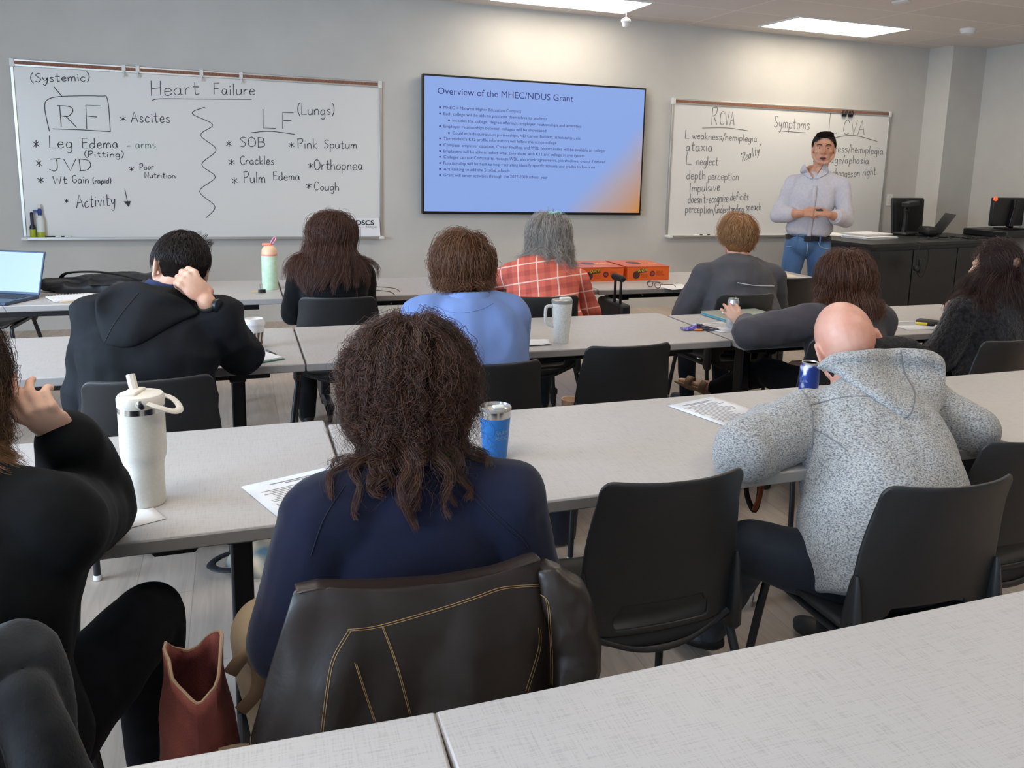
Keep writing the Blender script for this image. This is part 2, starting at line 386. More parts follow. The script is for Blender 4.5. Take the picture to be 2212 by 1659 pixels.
# ------------------------------------------------------------------ stroke lettering for handwriting
GL = {
 'a': (6, "4.5,4.4 2.5,5.1 .6,3.5 .6,1.2 2,0 3.8,1 4.5,4.4 4.5,1 5.4,0"), 'b': (5.4, "!.5,10 .5,0|.5,3.5 2.5,5 4.5,3.5 4.3,1 2.5,0 .5,1.2"),
 'c': (5.2, "4.5,4.2 2.5,5.1 .6,3.2 .8,1 2.6,0 4.6,.8"), 'd': (5.8, "4.5,4.4 2.5,5 .6,3 .9,.6 2.6,0 4.5,1.5|!4.6,10 4.7,0"),
 'e': (5.4, ".6,2.6 4.5,3 3.6,5 1.6,4.8 .6,2.5 1.4,.3 3.2,0 4.8,.9"), 'f': (4.6, "4.6,9 3,10 1.8,8.3 1.8,0|!.1,5 4,5.2"),
 'g': (5.6, "4.5,4.4 2.5,5 .6,3.2 1,.8 2.7,.4 4.5,2 4.6,4.8 4.5,-2 3,-4 .8,-3"), 'h': (5.4, "!.5,10 .5,0|.5,3 2.5,5 4.2,4 4.5,0"),
 'i': (2.2, "!.9,5 .9,0|!.8,7.1 1,7.6"), 'j': (3, "2,5 2,-2 .3,-3.8|!2,7.1 2.1,7.6"), 'k': (5, "!.5,10 .5,0|!4,5 .7,2.3 4.3,0"),
 'l': (2.2, "!.9,10 .9,0"), 'm': (7.8, "!.5,5 .5,0|.5,3 2,5 3.4,4 3.5,0|3.5,3 5,5 6.5,4 6.7,0"), 'n': (5.4, "!.5,5 .5,0|.5,3 2.5,5 4.2,4 4.5,0"),
 'o': (5.4, "2.6,5 .7,3.4 .9,.9 2.6,0 4.6,1.6 4.3,4.2 2.6,5"), 'p': (5.4, "!.5,5 .5,-4|.5,3.5 2.6,5 4.6,3.5 4.2,.9 2.4,0 .5,1"),
 'r': (4.2, "!.5,5 .5,0|.5,2.8 2,4.8 3.7,4.6"), 's': (4.7, "4,4.4 2.2,5.1 .9,4 2.4,2.6 4,1.2 2.4,0 .6,.6"),
 't': (4.6, "1.9,9 1.9,.8 3,0 4.1,.4|!.2,5.6 4,5.8"), 'u': (5.6, ".5,5 .7,1 2.4,0 4.2,1.5 4.6,5|!4.6,5 4.8,0"), 'v': (5, "!.3,5 2.3,0 4.5,5"),
 'w': (7.2, ".3,5 1.8,.2 3.4,4 5,.2 6.8,5"), 'x': (5, "!.4,5 4.4,0|!4.4,5 .4,0"), 'y': (5.4, ".5,5 1.2,2.2 3,1.9 4.5,5|4.5,5 3.8,-1 2.4,-4 .6,-3"), 'z': (5, "!.5,5 4.3,5 .5,0 4.6,0"),
 'A': (7.5, "!.3,0 3.6,10 6.8,0|!1.4,3.6 5.8,4"), 'B': (6.4, "!.6,10 .6,0|.6,10 5,9 4.6,6 .6,5.4|.6,5.4 5.6,4.2 5.2,.8 .6,0"), 'C': (6.6, "6,8.2 4,10 1.2,8 .8,3 3,0 6.2,1.2"),
 'D': (6.8, "!.8,10 .8,0|.3,10 5,9 6.3,5 4.4,.8 .4,0"), 'E': (6, "!5,10 .7,9.8 .7,0 5.4,.2|!.7,5.2 4.6,5.4"), 'F': (6, "!5.6,10 .8,9.7 .6,0|!.8,5 4.6,5.2"),
 'G': (7, "6,8.4 4,10 1.2,8 .8,3 3,0 5.8,1.4 6,4.2|!3.6,4.2 6.6,4.2"), 'H': (7, "!.6,10.4 .6,-.4|!6,10.4 6,0|!.6,5 6,5.4"), 'I': (4, "!2,10 2,0"),
 'J': (6.4, "!1,10 6,10.4|4.2,10 4.2,2 2.4,0 .4,1"), 'L': (5.8, "!.8,10.4 .6,.2 5.2,0"), 'N': (7, "!.7,0 .7,10 6,0 6,10"), 'O': (7.4, "3.6,10 1,8 .8,2.6 3.4,0 6.4,2.4 6.4,7.4 3.6,10"),
 'P': (6.2, "!.8,10 .8,0|.2,9.6 4.6,10 5.6,7.4 3.6,5 .8,4.8"), 'R': (6.6, "!.8,10 .8,0|.2,9.6 4.6,10 5.4,7.6 3.6,5.4 .8,5.2|!2.4,5.2 6,0"), 'S': (6.2, "5.6,8.8 3.4,10 1.2,8 3.2,5.2 5.4,3 3.4,0 .6,1"),
 'V': (6.4, "!.3,10 3,0 6,10"), 'W': (8.6, "!.3,10 2.2,0 4.2,8 6.2,0 8.2,10"),
 '(': (3, "2.6,11 .8,8 .6,3 2.4,-1.6"), ')': (3, ".4,11 2.2,8 2.4,3 .6,-1.6"), '*': (6, "!3,8 3,1|!.6,6.6 5.4,2.4|!5.2,6.8 .8,2.2"), '+': (6, "!3,6 3,1|!.6,3.4 5.4,3.6"),
 '/': (4, "!3.8,10.6 .2,-2.4"), '"': (3, "!.8,10 .6,8|!2,10 1.8,8"), "'": (1.6, "!.9,10 .6,8.4"), ' ': (3.6, ""),
}
def stroke_paths(txt, rng, wob=.25):
    x = 0; out = []
    for ch in txt:
        wd, s = GL[ch]
        dy = rng.uniform(-.25, .25)
        if s:
            for st in s.split('|'):
                sharp = st.startswith('!'); pts = [tuple(float(q) for q in p.split(',')) for p in st.lstrip('!').split()]
                pts = [(x+a+rng.uniform(-wob, wob), b+dy+rng.uniform(-wob, wob)) for a, b in pts]
                p3 = [V(a, b, 0) for a, b in pts]
                out.append(p3 if sharp else crom(p3, 5))
        x += wd+.7
    return out, x
def write(mb, txt, p0, p1, cap, y, r=.0030, rng=random.Random(3)):
    """Handwriting from pixel p0 to p1 along its baseline on the plane at depth y; cap is the height of a capital in pixels."""
    a = A(*p0, y); b = A(*p1, y); h = (A(p0[0], p0[1]-cap, y)-a).length/10
    paths, wd = stroke_paths(txt, rng); ex = (b-a)/wd; ez = V(0, 0, h)
    for p in paths: mb.tube([a+ex*q.x+ez*q.y for q in p], r, 5)
def drawn(mb, pts, y, r=.0030, n=6): mb.tube(crom([A(*p, y) for p in pts], n), r, 5)

# ------------------------------------------------------------------ whiteboards
def whiteboard(x0, x1, z0, z1, label):
    t = thing('whiteboard', label, 'whiteboard', ((x0+x1)/2, D, z0)); wd, ht = x1-x0, z1-z0; a = wd/2
    MB().box((0, -.011, ht/2), (wd-.02, .018, ht-.02)).build('writing_surface', M['board'], t, smooth=False)
    for sx in (-1, 1): MB().box((sx*(a-.012), -.014, ht/2), (.024, .028, ht)).build('side_frame', M['alu'], t, bevel=.003)
    MB().box((0, -.014, ht-.0275), (wd, .028, .055)).build('top_rail', M['alu'], t, bevel=.003)
    MB().box((0, -.0295, ht-.026), (wd-.07, .004, .026)).build('cork_strip', M['cork'], t, smooth=False)
    for sx in (-1, 1): MB().box((sx*(a-.015), -.018, ht-.0275), (.034, .04, .062)).build('corner_cap', M['white_plastic'], t, bevel=.003)
    MB().box((0, -.05, .006), (wd-.01, .1, .012)).box((0, -.102, .012), (wd-.01, .006, .022)).build('marker_tray', M['alu'], t, bevel=.002)
    for sx in (-1, 1): MB().box((sx*(a-.02), -.055, .008), (.05, .108, .026)).build('tray_end_cap', M['white_plastic'], t, bevel=.008)
    return t
B1 = whiteboard(-1.612, 1.259, .757, 2.165, 'left whiteboard covered with heart failure notes')
B2 = whiteboard(4.215, 7.035, .757, 2.18, 'right whiteboard with stroke notes behind the standing presenter')
YB = D-.021
def under(o, p):     # keep the world place of a part when it gets its parent
    o.parent = p; o.matrix_parent_inverse = Matrix.Translation(p.location).inverted() if p.rotation_euler.z == 0 else (Matrix.Translation(p.location) @ Matrix.Rotation(p.rotation_euler.z, 4, 'Z')).inverted()
    return o
k = MB(); kx = 850/2212; q = lambda x, y: (x*kx, 100+y*kx)
for s, p0, p1, c in [("(Systemic)", (172, 200), (510, 195), 48), ("Heart", (848, 275), (1130, 270), 78), ("Failure", (1200, 272), (1440, 275), 66), ("R", (330, 450), (450, 462), 118), ("F", (475, 462), (590, 470), 136),
                     ("*", (672, 425), (718, 425), 40), ("Ascites", (735, 428), (962, 428), 60), ("*", (182, 575), (232, 575), 60), ("Leg", (275, 572), (415, 572), 66), ("Edema", (462, 572), (672, 572), 56),
                     ("(Pitting)", (475, 622), (700, 622), 34), ("*", (200, 685), (245, 685), 64), ("JVD", (275, 698), (528, 700), 66), ("*", (208, 775), (258, 775), 48), ("Wt", (298, 772), (385, 772), 42), ("Gain", (405, 768), (505, 770), 44),
                     ("(rapid)", (522, 770), (628, 770), 30), ("*", (722, 705), (762, 705), 38), ("Poor", (785, 695), (868, 692), 34), ("Nutrition", (812, 740), (990, 742), 34), ("*", (358, 885), (396, 885), 34), ("Activity", (430, 910), (655, 892), 72),
                     ("L", (1470, 462), (1570, 464), 100), ("F", (1582, 465), (1665, 465), 92), ("(Lungs)", (1672, 385), (1885, 385), 62), ("*", (1268, 570), (1310, 570), 52), ("SOB", (1345, 565), (1495, 565), 54),
                     ("*", (1620, 575), (1662, 575), 44), ("Pink", (1672, 575), (1790, 575), 56), ("Sputum", (1820, 572), (2012, 575), 46), ("*", (1283, 672), (1326, 672), 48), ("Crackles", (1350, 664), (1545, 664), 48),
                     ("*", (1730, 690), (1765, 690), 40), ("Orthopnea", (1765, 694), (2045, 694), 58), ("*", (1300, 780), (1342, 780), 52), ("Pulm", (1368, 768), (1498, 768), 62), ("Edema", (1535, 752), (1690, 752), 46),
                     ("*", (1718, 805), (1760, 805), 44), ("Cough", (1765, 808), (1910, 810), 46)]:
    write(k, s, q(*p0), q(*p1), c*kx, YB)
for pts in ([(302, 226), (350, 284)], [(278, 478), (252, 352), (268, 300), (350, 282), (560, 280), (604, 300), (620, 480)], [(295, 464), (460, 470), (622, 480)], [(855, 305), (900, 295), (1100, 296), (1415, 298)],
            [(1152, 342), (1080, 378), (1195, 440), (1128, 500), (1215, 582), (1134, 664), (1210, 735), (1122, 815), (1208, 900), (1158, 965)], [(1410, 486), (1520, 478), (1658, 495)], [(702, 806), (722, 900)]):
    drawn(k, [q(*p) for p in pts], YB)
k.add([A(*q(695, 872), YB-.003), A(*q(735, 870), YB-.003), A(*q(724, 904), YB-.003)], [(0, 1, 2)])
under(k.build('handwritten_lettering', M['ink']), B1)
k = MB(); write(k, "+", q(712, 572), q(740, 572), 30*kx, YB, .0026); write(k, "arms", q(762, 572), q(880, 572), 46*kx, YB, .0026)
o = under(k.build('handwritten_lettering', M['ink_green']), B1); o['label'] = 'faded green handwriting'
for u in (695, 773, 1132, 1354):
    p = A(*q(u, 118 if u < 1000 else 140), D-.03)
    g = MB(); g.box((p.x, D-.034, 2.165-.02), (.028, .01, .05)); g.tube(crom([(p.x, D-.036, 2.13), (p.x, D-.05, 2.085), (p.x, D-.06, 2.08), (p.x, D-.064, 2.10)], 4), .006, 8)
    under(g.build('map_hook', M['white_plastic']), B1)
k = MB(); kx2 = 550/2212; q2 = lambda x, y: (1410+x*kx2, 190+y*kx2)
for s, p0, p1, c, i in [("R", (505, 320), (570, 322), 150, 1), ("CVA", (580, 320), (715, 325), 120, 1), ("Symptoms", (1050, 340), (1368, 362), 100, 1), ("L", (1520, 392), (1610, 392), 165, 1), ("CVA", (1650, 398), (1850, 408), 125, 1),
                        ("L", (278, 438), (325, 440), 70, 0), ("weakness/hemiplegia", (342, 440), (910, 468), 62, 0), ("ataxia", (286, 545), (525, 548), 85, 1), ("L", (288, 664), (345, 660), 100, 1), ("neglect", (378, 668), (572, 672), 76, 0),
                        ('"Reality"', (760, 650), (945, 560), 80, 0), ("depth", (292, 792), (462, 792), 80, 0), ("perception", (480, 795), (750, 800), 70, 0), ("Impulsive", (312, 905), (590, 892), 80, 1),
                        ("doesn't", (305, 1000), (462, 1002), 84, 0), ("recognize", (468, 1000), (660, 985), 80, 0), ("deficits", (672, 980), (835, 975), 76, 0), ("perception/", (282, 1080), (548, 1090), 76, 0), ("understanding", (545, 1088), (790, 1078), 70, 0), ("speach", (808, 1062), (945, 1062), 70, 0),
                        ("weakness/hemiplegia", (1430, 545), (2005, 578), 70, 1), ("language/aphasia", (1390, 645), (1880, 660), 68, 1), ("changes", (1560, 765), (1740, 775), 72, 0), ("on right", (1745, 770), (1940, 752), 70, 0)]:
    write(k, s, q2(*p0), q2(*p1), c*kx2, YB, .0028)
for pts in ([(430, 348), (640, 346), (830, 372)], [(1125, 374), (1330, 390)], [(1540, 440), (1740, 412), (1950, 465)]): drawn(k, [q2(*p) for p in pts], YB, .0028)
under(k.build('handwritten_lettering', M['ink_grey']), B2)
for i, u in enumerate((1662, 1718)):
    p = A(*q2(u, 205), D-.03); g = MB()
    for sx in (-.02, .02): g.tube([(p.x+sx-.008, D-.036, 2.10), (p.x+sx-.008, D-.05, 2.165), (p.x+sx+.008, D-.05, 2.165), (p.x+sx+.008, D-.036, 2.10)], .004, 6)
    g.box((p.x, D-.035, 2.11), (.056, .012, .03))
    tag(g.build('bulldog_clip', M['black_metal']), ['small dark clip on the right whiteboard rail, the left one of two', 'small dark clip on the right whiteboard rail, the right one of two'][i], 'clip', 'clips on the right whiteboard rail')

# things in the trays
def marker(p, L, label, m, capm=None, rz=0.):
    t = thing('marker_pen', label, 'marker', p, rz, 'marker pens in the whiteboard trays'); rot = Matrix.Rotation(PI/2, 3, 'Y')
    MB().lathe([(.004, -L/2), (.0085, -L/2+.004), (.0085, L*.15), (.007, L*.15)], (0, 0, .0085), 14, rot=rot).build('barrel', m, t)
    MB().lathe([(.009, L*.15), (.009, L/2-.004), (.005, L/2)], (0, 0, .0085), 14, rot=rot).build('cap', capm or m, t); return t
tz = .769
for u, m, c, lb in [(114, 'black_plastic', 'white_plastic', 'black marker with a white end nearest the spray bottle in the left tray'), (134, 'black_plastic', 'white_plastic', 'second black marker from the spray bottle in the left tray')]:
    p = A(u, 512, D-.05); marker((p.x, D-.05, tz), .13, lb, M[m], M[c])
for u, lb in [(1508, 'white marker with a dark tip at the left end of the right tray'), (1524, 'white marker lying second from the left in the right tray')]:
    p = A(u, 506, D-.05); marker((p.x, D-.05, tz), .11, lb, M['white_plastic'], M['black_plastic'])
M['blue_cap'] = mat('blue_spray_head', (38, 62, 130), .4); M['lime'] = mat('lime_liquid_bottle', (176, 186, 60), .3); M['label_white'] = mat('bottle_label', (220, 226, 220), .5)
p = A(86, 512, D-.05)
t = thing('spray_bottle', 'white and blue whiteboard cleaner spray bottle in the left tray', 'spray bottle', (p.x+.012, D-.05, tz))
MB().lathe([(.026, 0), (.028, .01), (.028, .05)], n=20).build('base', M['lime'], t)
MB().lathe([(.0285, .05), (.0285, .15), (.02, .175), (.012, .185)], n=20).build('body', M['label_white'], t)
MB().lathe([(.014, .183), (.016, .2), (.016, .225), (.008, .24)], n=16).box((-.02, 0, .215), (.05, .016, .02)).build('spray_head', M['blue_cap'], t)
MB().lathe([(.012, .238), (.014, .25), (.008, .27)], n=14).build('nozzle', M['white_plastic'], t)
t = thing('cleaner_bottle', 'small dark and lime bottle beside the spray bottle in the left tray', 'bottle', (p.x-.045, D-.052, tz))
MB().lathe([(.02, 0), (.022, .005), (.022, .07)], n=16).build('body', M['lime'], t)
MB().lathe([(.022, .07), (.022, .09), (.012, .11), (.012, .2), (.006, .21)], n=16).build('trigger_head', mat('navy_trigger', (24, 30, 52), .4), t)
p = A(818, 501, D-.03)
a0, a1 = A(752, 506, D-.06), A(814, 506, D-.06); ztop = A(800, 471, D-.03).z
t = thing('name_card', 'white card lettered NDSCS FARGO standing in the left tray by the long haired woman', 'card', ((a0.x+a1.x)/2, D-.06, tz)); cw = (a1.x-a0.x)+.06; ch = ztop-tz
MB().add([(-cw/2, -.012, 0), (cw/2, -.012, 0), (cw/2, .03, ch), (-cw/2, .03, ch)], [(0, 1, 2, 3)]).build('card', M['paper'], t, smooth=False, solid=.001)
up = V(0, .042, ch).normalized(); pk = lambda x, z: V(x, -.013-.0016+.042*z/ch, z)
k = MB(); letter(k, 'NDSCS', pk(-cw/2+.05, ch*.64), (1, 0, 0), up, cw*.68, ch*.25, .03); o = k.build('lettering', mat('card_black', (24, 22, 24), .7), t, smooth=False)
k = MB(); letter(k, 'FARGO', pk(cw/2-.125, ch*.48), (1, 0, 0), up, .1, ch*.11); k.build('small_lettering', M['print'], t, smooth=False)
k = MB(); k.box(pk(-cw/2+.12, ch*.53), (.11, .001, .005)); k.build('red_rule', mat('red_rule', (170, 110, 116), .7), t, smooth=False)
p = A(819, 502, YB); t = MB().box((p.x, YB-.002, p.z), (.026, .003, .026)).box((p.x, YB-.004, p.z), (.008, .003, .008)).build('corner_label', M['ink']); under(t, B1)

# ------------------------------------------------------------------ wall screen
tl, tr, bl = A(911, 157, D-.08), A(1394, 192, D-.08), A(914, 461, D-.08)
x0, x1, z1, z0 = 1.619, 3.880, 2.255, .986; YT = D-.085
TV = thing('wall_screen', 'large wall mounted screen showing a blue slide of bullet points', 'television', ((x0+x1)/2, D, (z0+z1)/2)); W2, H2 = (x1-x0)/2, (z1-z0)/2
MB().box((0, -.055, 0), (2*W2, .06, 2*H2)).build('bezel', M['screen_black'], TV, bevel=.004)
MB().box((0, -.015, 0), (W2*.8, .03, H2*.8)).build('wall_mount', M['black_metal'], TV, smooth=False)
MB().box((0, -.083, -H2-.006), (.06, .02, .014)).build('sensor_tab', M['black_plastic'], TV, bevel=.002)
def screen_mat():
    m = bpy.data.materials.new('slide_screen'); m.use_nodes = True; t = NT(m); tc = t.n('ShaderNodeTexCoord')
    sp = t.n('ShaderNodeSeparateXYZ'); t.l(tc.outputs['Object'], sp.inputs[0])
    nz = t.n('ShaderNodeTexNoise'); nz.inputs['Scale'].default_value = 1.3; t.l(tc.outputs['Object'], nz.inputs['Vector'])
    a = t.n('ShaderNodeMath', operation='SUBTRACT'); t.l(sp.outputs['X'], a.inputs[0]); t.l(sp.outputs['Z'], a.inputs[1])
    b = t.n('ShaderNodeMath', operation='MULTIPLY_ADD'); t.l(nz.outputs['Fac'], b.inputs[0]); b.inputs[1].default_value = .35; t.l(a.outputs[0], b.inputs[2])
    mr = t.n('ShaderNodeMapRange'); mr.inputs['From Min'].default_value = 1.02; mr.inputs['From Max'].default_value = 1.9; t.l(b.outputs[0], mr.inputs['Value'])
    cr = t.n('ShaderNodeValToRGB'); e = cr.color_ramp.elements; e[0].color = rgba((134, 164, 226)); e[1].color = rgba((196, 128, 22))
    x = cr.color_ramp.elements.new(.42); x.color = rgba((168, 158, 170)); t.l(mr.outputs[0], cr.inputs[0])
    t.l(cr.outputs[0], t.b.inputs['Emission Color']); t.b.inputs['Emission Strength'].default_value = .74
    t.b.inputs['Base Color'].default_value = (.01, .01, .012, 1); t.b.inputs['Roughness'].default_value = .35; return m
MB().box((0, -.0857, .004), (2*W2-.036, .002, 2*H2-.044)).build('screen', screen_mat(), TV, smooth=False)
M['slide_ink'] = mat('slide_ink', (18, 20, 60), .6, emit=(20, 24, 86), estr=.9)
kt = 520/2212; q3 = lambda x, y: (890+x*kt, 140+y*kt); k = MB()
def slide(txt, x, y, x2, y2, cap, yy=D-.0872):
    a, b = A(*q3(x, y), yy), A(*q3(x2, y2), yy); zz = (a.z+b.z)/2; hh = (A(*q3(x, y-cap), yy)-a).length
    letter(k, txt, (a.x, yy, zz), (1, 0, 0), (0, 0, 1), b.x-a.x, hh)
slide('Overview of the MHEC/NDUS Grant', 235, 265, 1480, 340, 62)
for ind, txt, x2, ya, yb in [(0, 'MHEC = Midwest Higher Education Compact', 1003, 405, 440), (0, 'Each college will be able to promote themselves to students', 1242, 462, 508), (1, 'Includes the college, degree offerings, employer relationships and amenities', 1555, 523, 578),
                             (0, 'Employer relationships between colleges will be showcased', 1232, 577, 618), (1, 'Could include curriculum partnerships, ND Career Builders, scholarships, etc.', 1555, 640, 688), (0, "The student's K12 profile information will follow them into college", 1328, 690, 730),
                             (0, "Compass' employer database, Career Profiles, and WBL opportunities will be available to colleges", 1778, 748, 802), (0, 'Employers will be able to select what they share with K12 and college in one system', 1585, 805, 848),
                             (0, 'Colleges can use Compass to manage WBL, electronic agreements, job shadows, events if desired', 1776, 858, 905), (0, 'Functionality will be built to help recruiting identify specific schools and grades to focus on', 1680, 914, 955),
                             (0, 'Are looking to add the 5 tribal schools', 897, 970, 986), (0, 'Grant will cover activities through the 2027-2028 school year', 1245, 1025, 1048)]:
    xa = 372 if ind else 290; slide(txt, xa, ya, x2, yb, 28)
    p = A(*q3(xa-33, ya-10), D-.0872); zz = (A(*q3(xa, ya), D-.0872).z+A(*q3(x2, yb), D-.0872).z)/2+.012
    k.add([(p.x+.009*math.cos(a), D-.0872, zz+.009*math.sin(a)) for a in (0, .8, 1.6, 2.4, 3.2, 4, 4.8, 5.6)], [tuple(range(8))])
under(k.build('slide_text', M['slide_ink'], smooth=False), TV)
# ================================================================== tables
TD = .705; YN = {1: 4.66, 2: 3.165, 3: 1.735, 4: .345}
def make_table(wd=1.828):
    """Origin on the floor at the middle of the near edge; the top runs along +Y."""
    t = thing('training_table', '', 'table'); a = wd/2
    MB().box((0, TD/2, T-.016), (wd-.004, TD-.004, .032)).build('tabletop', M['table'], t, bevel=.003)
    MB().box((0, TD/2, T-.0165), (wd, TD, .027)).build('edge_band', M['table_edge'], t, bevel=.002)
    MB().box((0, .15, T-.056), (wd-.24, .05, .046)).box((0, .50, T-.056), (wd-.24, .05, .046)).build('under_rail', M['black_metal'], t, bevel=.004)
    for sx in (-1, 1):
        MB().add([V(sx*(a-.36)+dx, .035+dy, T-.032-dz) for dy in (0, .02) for dx, dz in ((-.055, 0), (.055, 0), (.038, .022), (-.038, .022))], [(0, 1, 2, 3), (7, 6, 5, 4), (0, 4, 5, 1), (1, 5, 6, 2), (2, 6, 7, 3), (3, 7, 4, 0)]).build('latch_bracket', M['black_metal'], t, smooth=False)
        x = sx*(a-.235)
        MB().box((x, TD/2, .37), (.052, .075, .66)).build('leg_column', M['black_metal'], t, bevel=.008)
        MB().box((x, TD/2, T-.065), (.06, .46, .05)).build('top_bracket', M['black_metal'], t, bevel=.006)
        f = MB().box((x, TD/2, .085), (.05, TD-.14, .045)).build('foot', M['black_metal'], t, bevel=.012)
        for y in (.09, TD-.09):
            g = MB(); g.lathe([(.02, -.012), (.03, -.010), (.03, .010), (.02, .012)], (x, y, .03), 18, rot=Matrix.Rotation(PI/2, 3, 'Y')); g.box((x, y, .055), (.034, .03, .03))
            g.build('caster', M['rubber'], f)
    return t
tb = make_table()
first = [True]
def table(xl, row, label, dy=0., rz=0.):
    loc = (xl+.914, YN[row]+dy, 0)
    if first[0]: o = tb; o.location = loc; o.rotation_euler = (0, 0, rz); o['label'] = label; first[0] = False
    else: o = dup(tb, loc, rz, label)
    o['group'] = 'training tables standing in four rows'; return o
X0, X1, X2 = .222-1.832, .224, 2.056
table(X0, 1, 'front row table holding the open laptop, below the left whiteboard', 0.02)
table(X1, 1, 'front row table in the middle, under the wall screen', 0.02)
table(X2, 1, 'front row table at the right, with the spread papers beside the presenter')
table(X0, 2, 'second row table at the left where the man in the black hooded jacket leans')
table(X1, 2, 'second row table in the middle, holding the speckled white mug')
table(X2+.012, 2, 'second row table at the right, holding the closed grey laptop', -.075)
table(X0, 3, 'third row table at the left, holding the tall white tumbler', .012)
table(X1, 3, 'third row table in the middle, holding the blue tumbler', -.035)
table(X2+.016, 3, 'third row table cut by the right edge of the frame, right of the grey fleece', -.05)
table(X0-.012, 4, 'nearest table at the bottom left corner of the picture', .042, -.045)
table(X1+.012, 4, 'nearest table across the bottom right of the picture', 0)

# ================================================================== chairs
def make_chair():
    """Origin on the floor under the seat; faces +Y; the back is at -Y."""
    t = thing('stacking_chair', '', 'chair')
    hw = lambda v: .193+.012*math.sin(PI*min(1, v*1.2))-.012*v
    def back(u, v):
        s = 2*u-1; x = hw(v)*s; z = .435+.395*v
        if v > .8:
            c = max(0, (abs(s)-.86)/.14); z -= .022*(1-math.sqrt(max(0, 1-c*c)))*(v-.8)/.2
        y = -.185-.075*v+.03*math.sin(PI*v)*.6+.055*abs(s)**2.2*(.35+.65*v)
        return V(x, y, z)
    g = MB(); nu, nv = 27, 22; vs = [back(i/(nu-1), j/(nv-1)) for j in range(nv) for i in range(nu)]; fs = []
    for j in range(nv-1):
        for i in range(nu-1):
            s = abs(2*(i+.5)/(nu-1)-1)
            if 1 <= j <= 3 and s < .62-.1*(j == 3): continue
            a = j*nu+i; fs.append((a, a+1, a+1+nu, a+nu))
    g.add(vs, fs); b = g.build('backrest', M['chair_shell'], t, solid=.012); b.modifiers.new('u', 'SUBSURF').levels = 1
    for sx in (-1, 1):                          # turned-in side flanges where the tubes enter the shell
        g = MB().loft([(V(sx*.198, -.172, z), V(1, 0, 0), V(0, 1, 0), w, d) for z, w, d in ((.405, .012, .02), (.42, .018, .032), (.50, .016, .03), (.58, .008, .016), (.60, .004, .008))], 12)
        g.build('side_flange', M['chair_shell'], t)
    def seat(u, v):
        s = 2*u-1; y = .225-.41*v; wv = .205+.012*math.sin(PI*v)-.03*max(0, .15-v)/.15*abs(s)
        z = .452-.014*math.sin(PI*v)*(1-s*s)-.03*max(0, (.2-v)/.2)**2+.012*s*s
        if v > .85: z -= .05*((v-.85)/.15)**2*(1-abs(s)**3)
        return V(wv*s, y, z)
    MB().grid(seat, 18, 18).build('seat', M['chair_shell'], t, solid=.012)
    MB().grid(lambda u, v: V(.17*(2*u-1), -.18+.2*v-.02*math.sin(PI*u), .395+.02*v+.05*(2*u-1)**2*(1-v)), 14, 8).build('seat_pan', M['chair_shell'], t, solid=.01)
    for sx in (-1, 1):
        MB().tube(crom([(sx*.19, .17, .425), (sx*.192, .19, .405), (sx*.215, .212, .2), (sx*.222, .216, .1), (sx*.222, .216, .012)], 6), .0115, 12).build('leg', M['dark_tube'], t)
        MB().tube(crom([(sx*.19, -.15, .43), (sx*.196, -.17, .40), (sx*.222, -.235, .2), (sx*.236, -.265, .012)], 6), .0115, 12).build('leg', M['dark_tube'], t)
        MB().tube([(sx*.19, .17, .425), (sx*.19, -.15, .43)], .0115, 12).build('side_rail', M['dark_tube'], t)
        for x, y in ((sx*.222, .216), (sx*.236, -.265)): MB().lathe([(.010, 0), (.014, .003), (.014, .016), (.012, .02)], (x, y, 0), 14).build('glide', M['white_plastic'], t)
    return t
ch0 = make_chair(); cfirst = [True]
def chair(x, y, rz, label):
    """x, y: middle of the top of the back."""
    loc = (x-.235*math.sin(rz), y+.235*math.cos(rz), 0)
    if cfirst[0]: o = ch0; o.location = loc; o.rotation_euler = (0, 0, rz); o['label'] = label; cfirst[0] = False
    else: o = dup(ch0, loc, rz, label)
    o['group'] = 'black stacking chairs along the table rows'; return o
CH = {}
CH['navy'] = chair(.265, 1.25, -.05, 'black chair draped with the dark brown leather jacket')
CH['empty3'] = chair(.89, 1.535, .0, 'empty black chair between the curly haired woman and the bald man')
CH['bald'] = chair(1.475, 1.33, -.06, 'black chair behind the man in the grey fleece')
CH['edge3'] = chair(1.95, 1.51, .0, 'empty black chair in the third row cut by the right edge of the frame')
CH['left3'] = chair(-.47, 1.22, .05, 'black chair under the dark grey coat at the bottom left corner')
CH['hood'] = chair(-.262, 2.70, .04, 'black chair behind the man in the black hooded jacket')
CH['blue'] = chair(.79, 2.65, -.02, 'black chair of the woman in the light blue sweatshirt')
CH['empty2'] = chair(1.38, 2.80, .0, 'empty black chair in the second row in front of the bare stretch of table')
CH['can'] = chair(2.32, 2.70, -.05, 'black chair of the woman holding the can, half hidden by the bald head')
CH['clip'] = chair(3.03, 2.53, .10, 'black chair at the right edge behind the woman with hair clips')
CH['long'] = chair(.44, 4.11, -.1, 'black chair of the woman with long straight hair, below the left whiteboard')
CH['plaid'] = chair(1.46, 3.95, .0, 'black chair of the woman in the coral plaid shirt')
CH['grey'] = chair(2.57, 3.82, .0, 'black chair of the sandy haired man in grey')
CH['empty1'] = chair(3.29, 4.36, .08, 'empty black chair in the front row right of the sandy haired man')
CH['far'] = chair(-1.42, 6.22, PI-.12, 'black chair facing the room at the left edge, beyond the laptop')
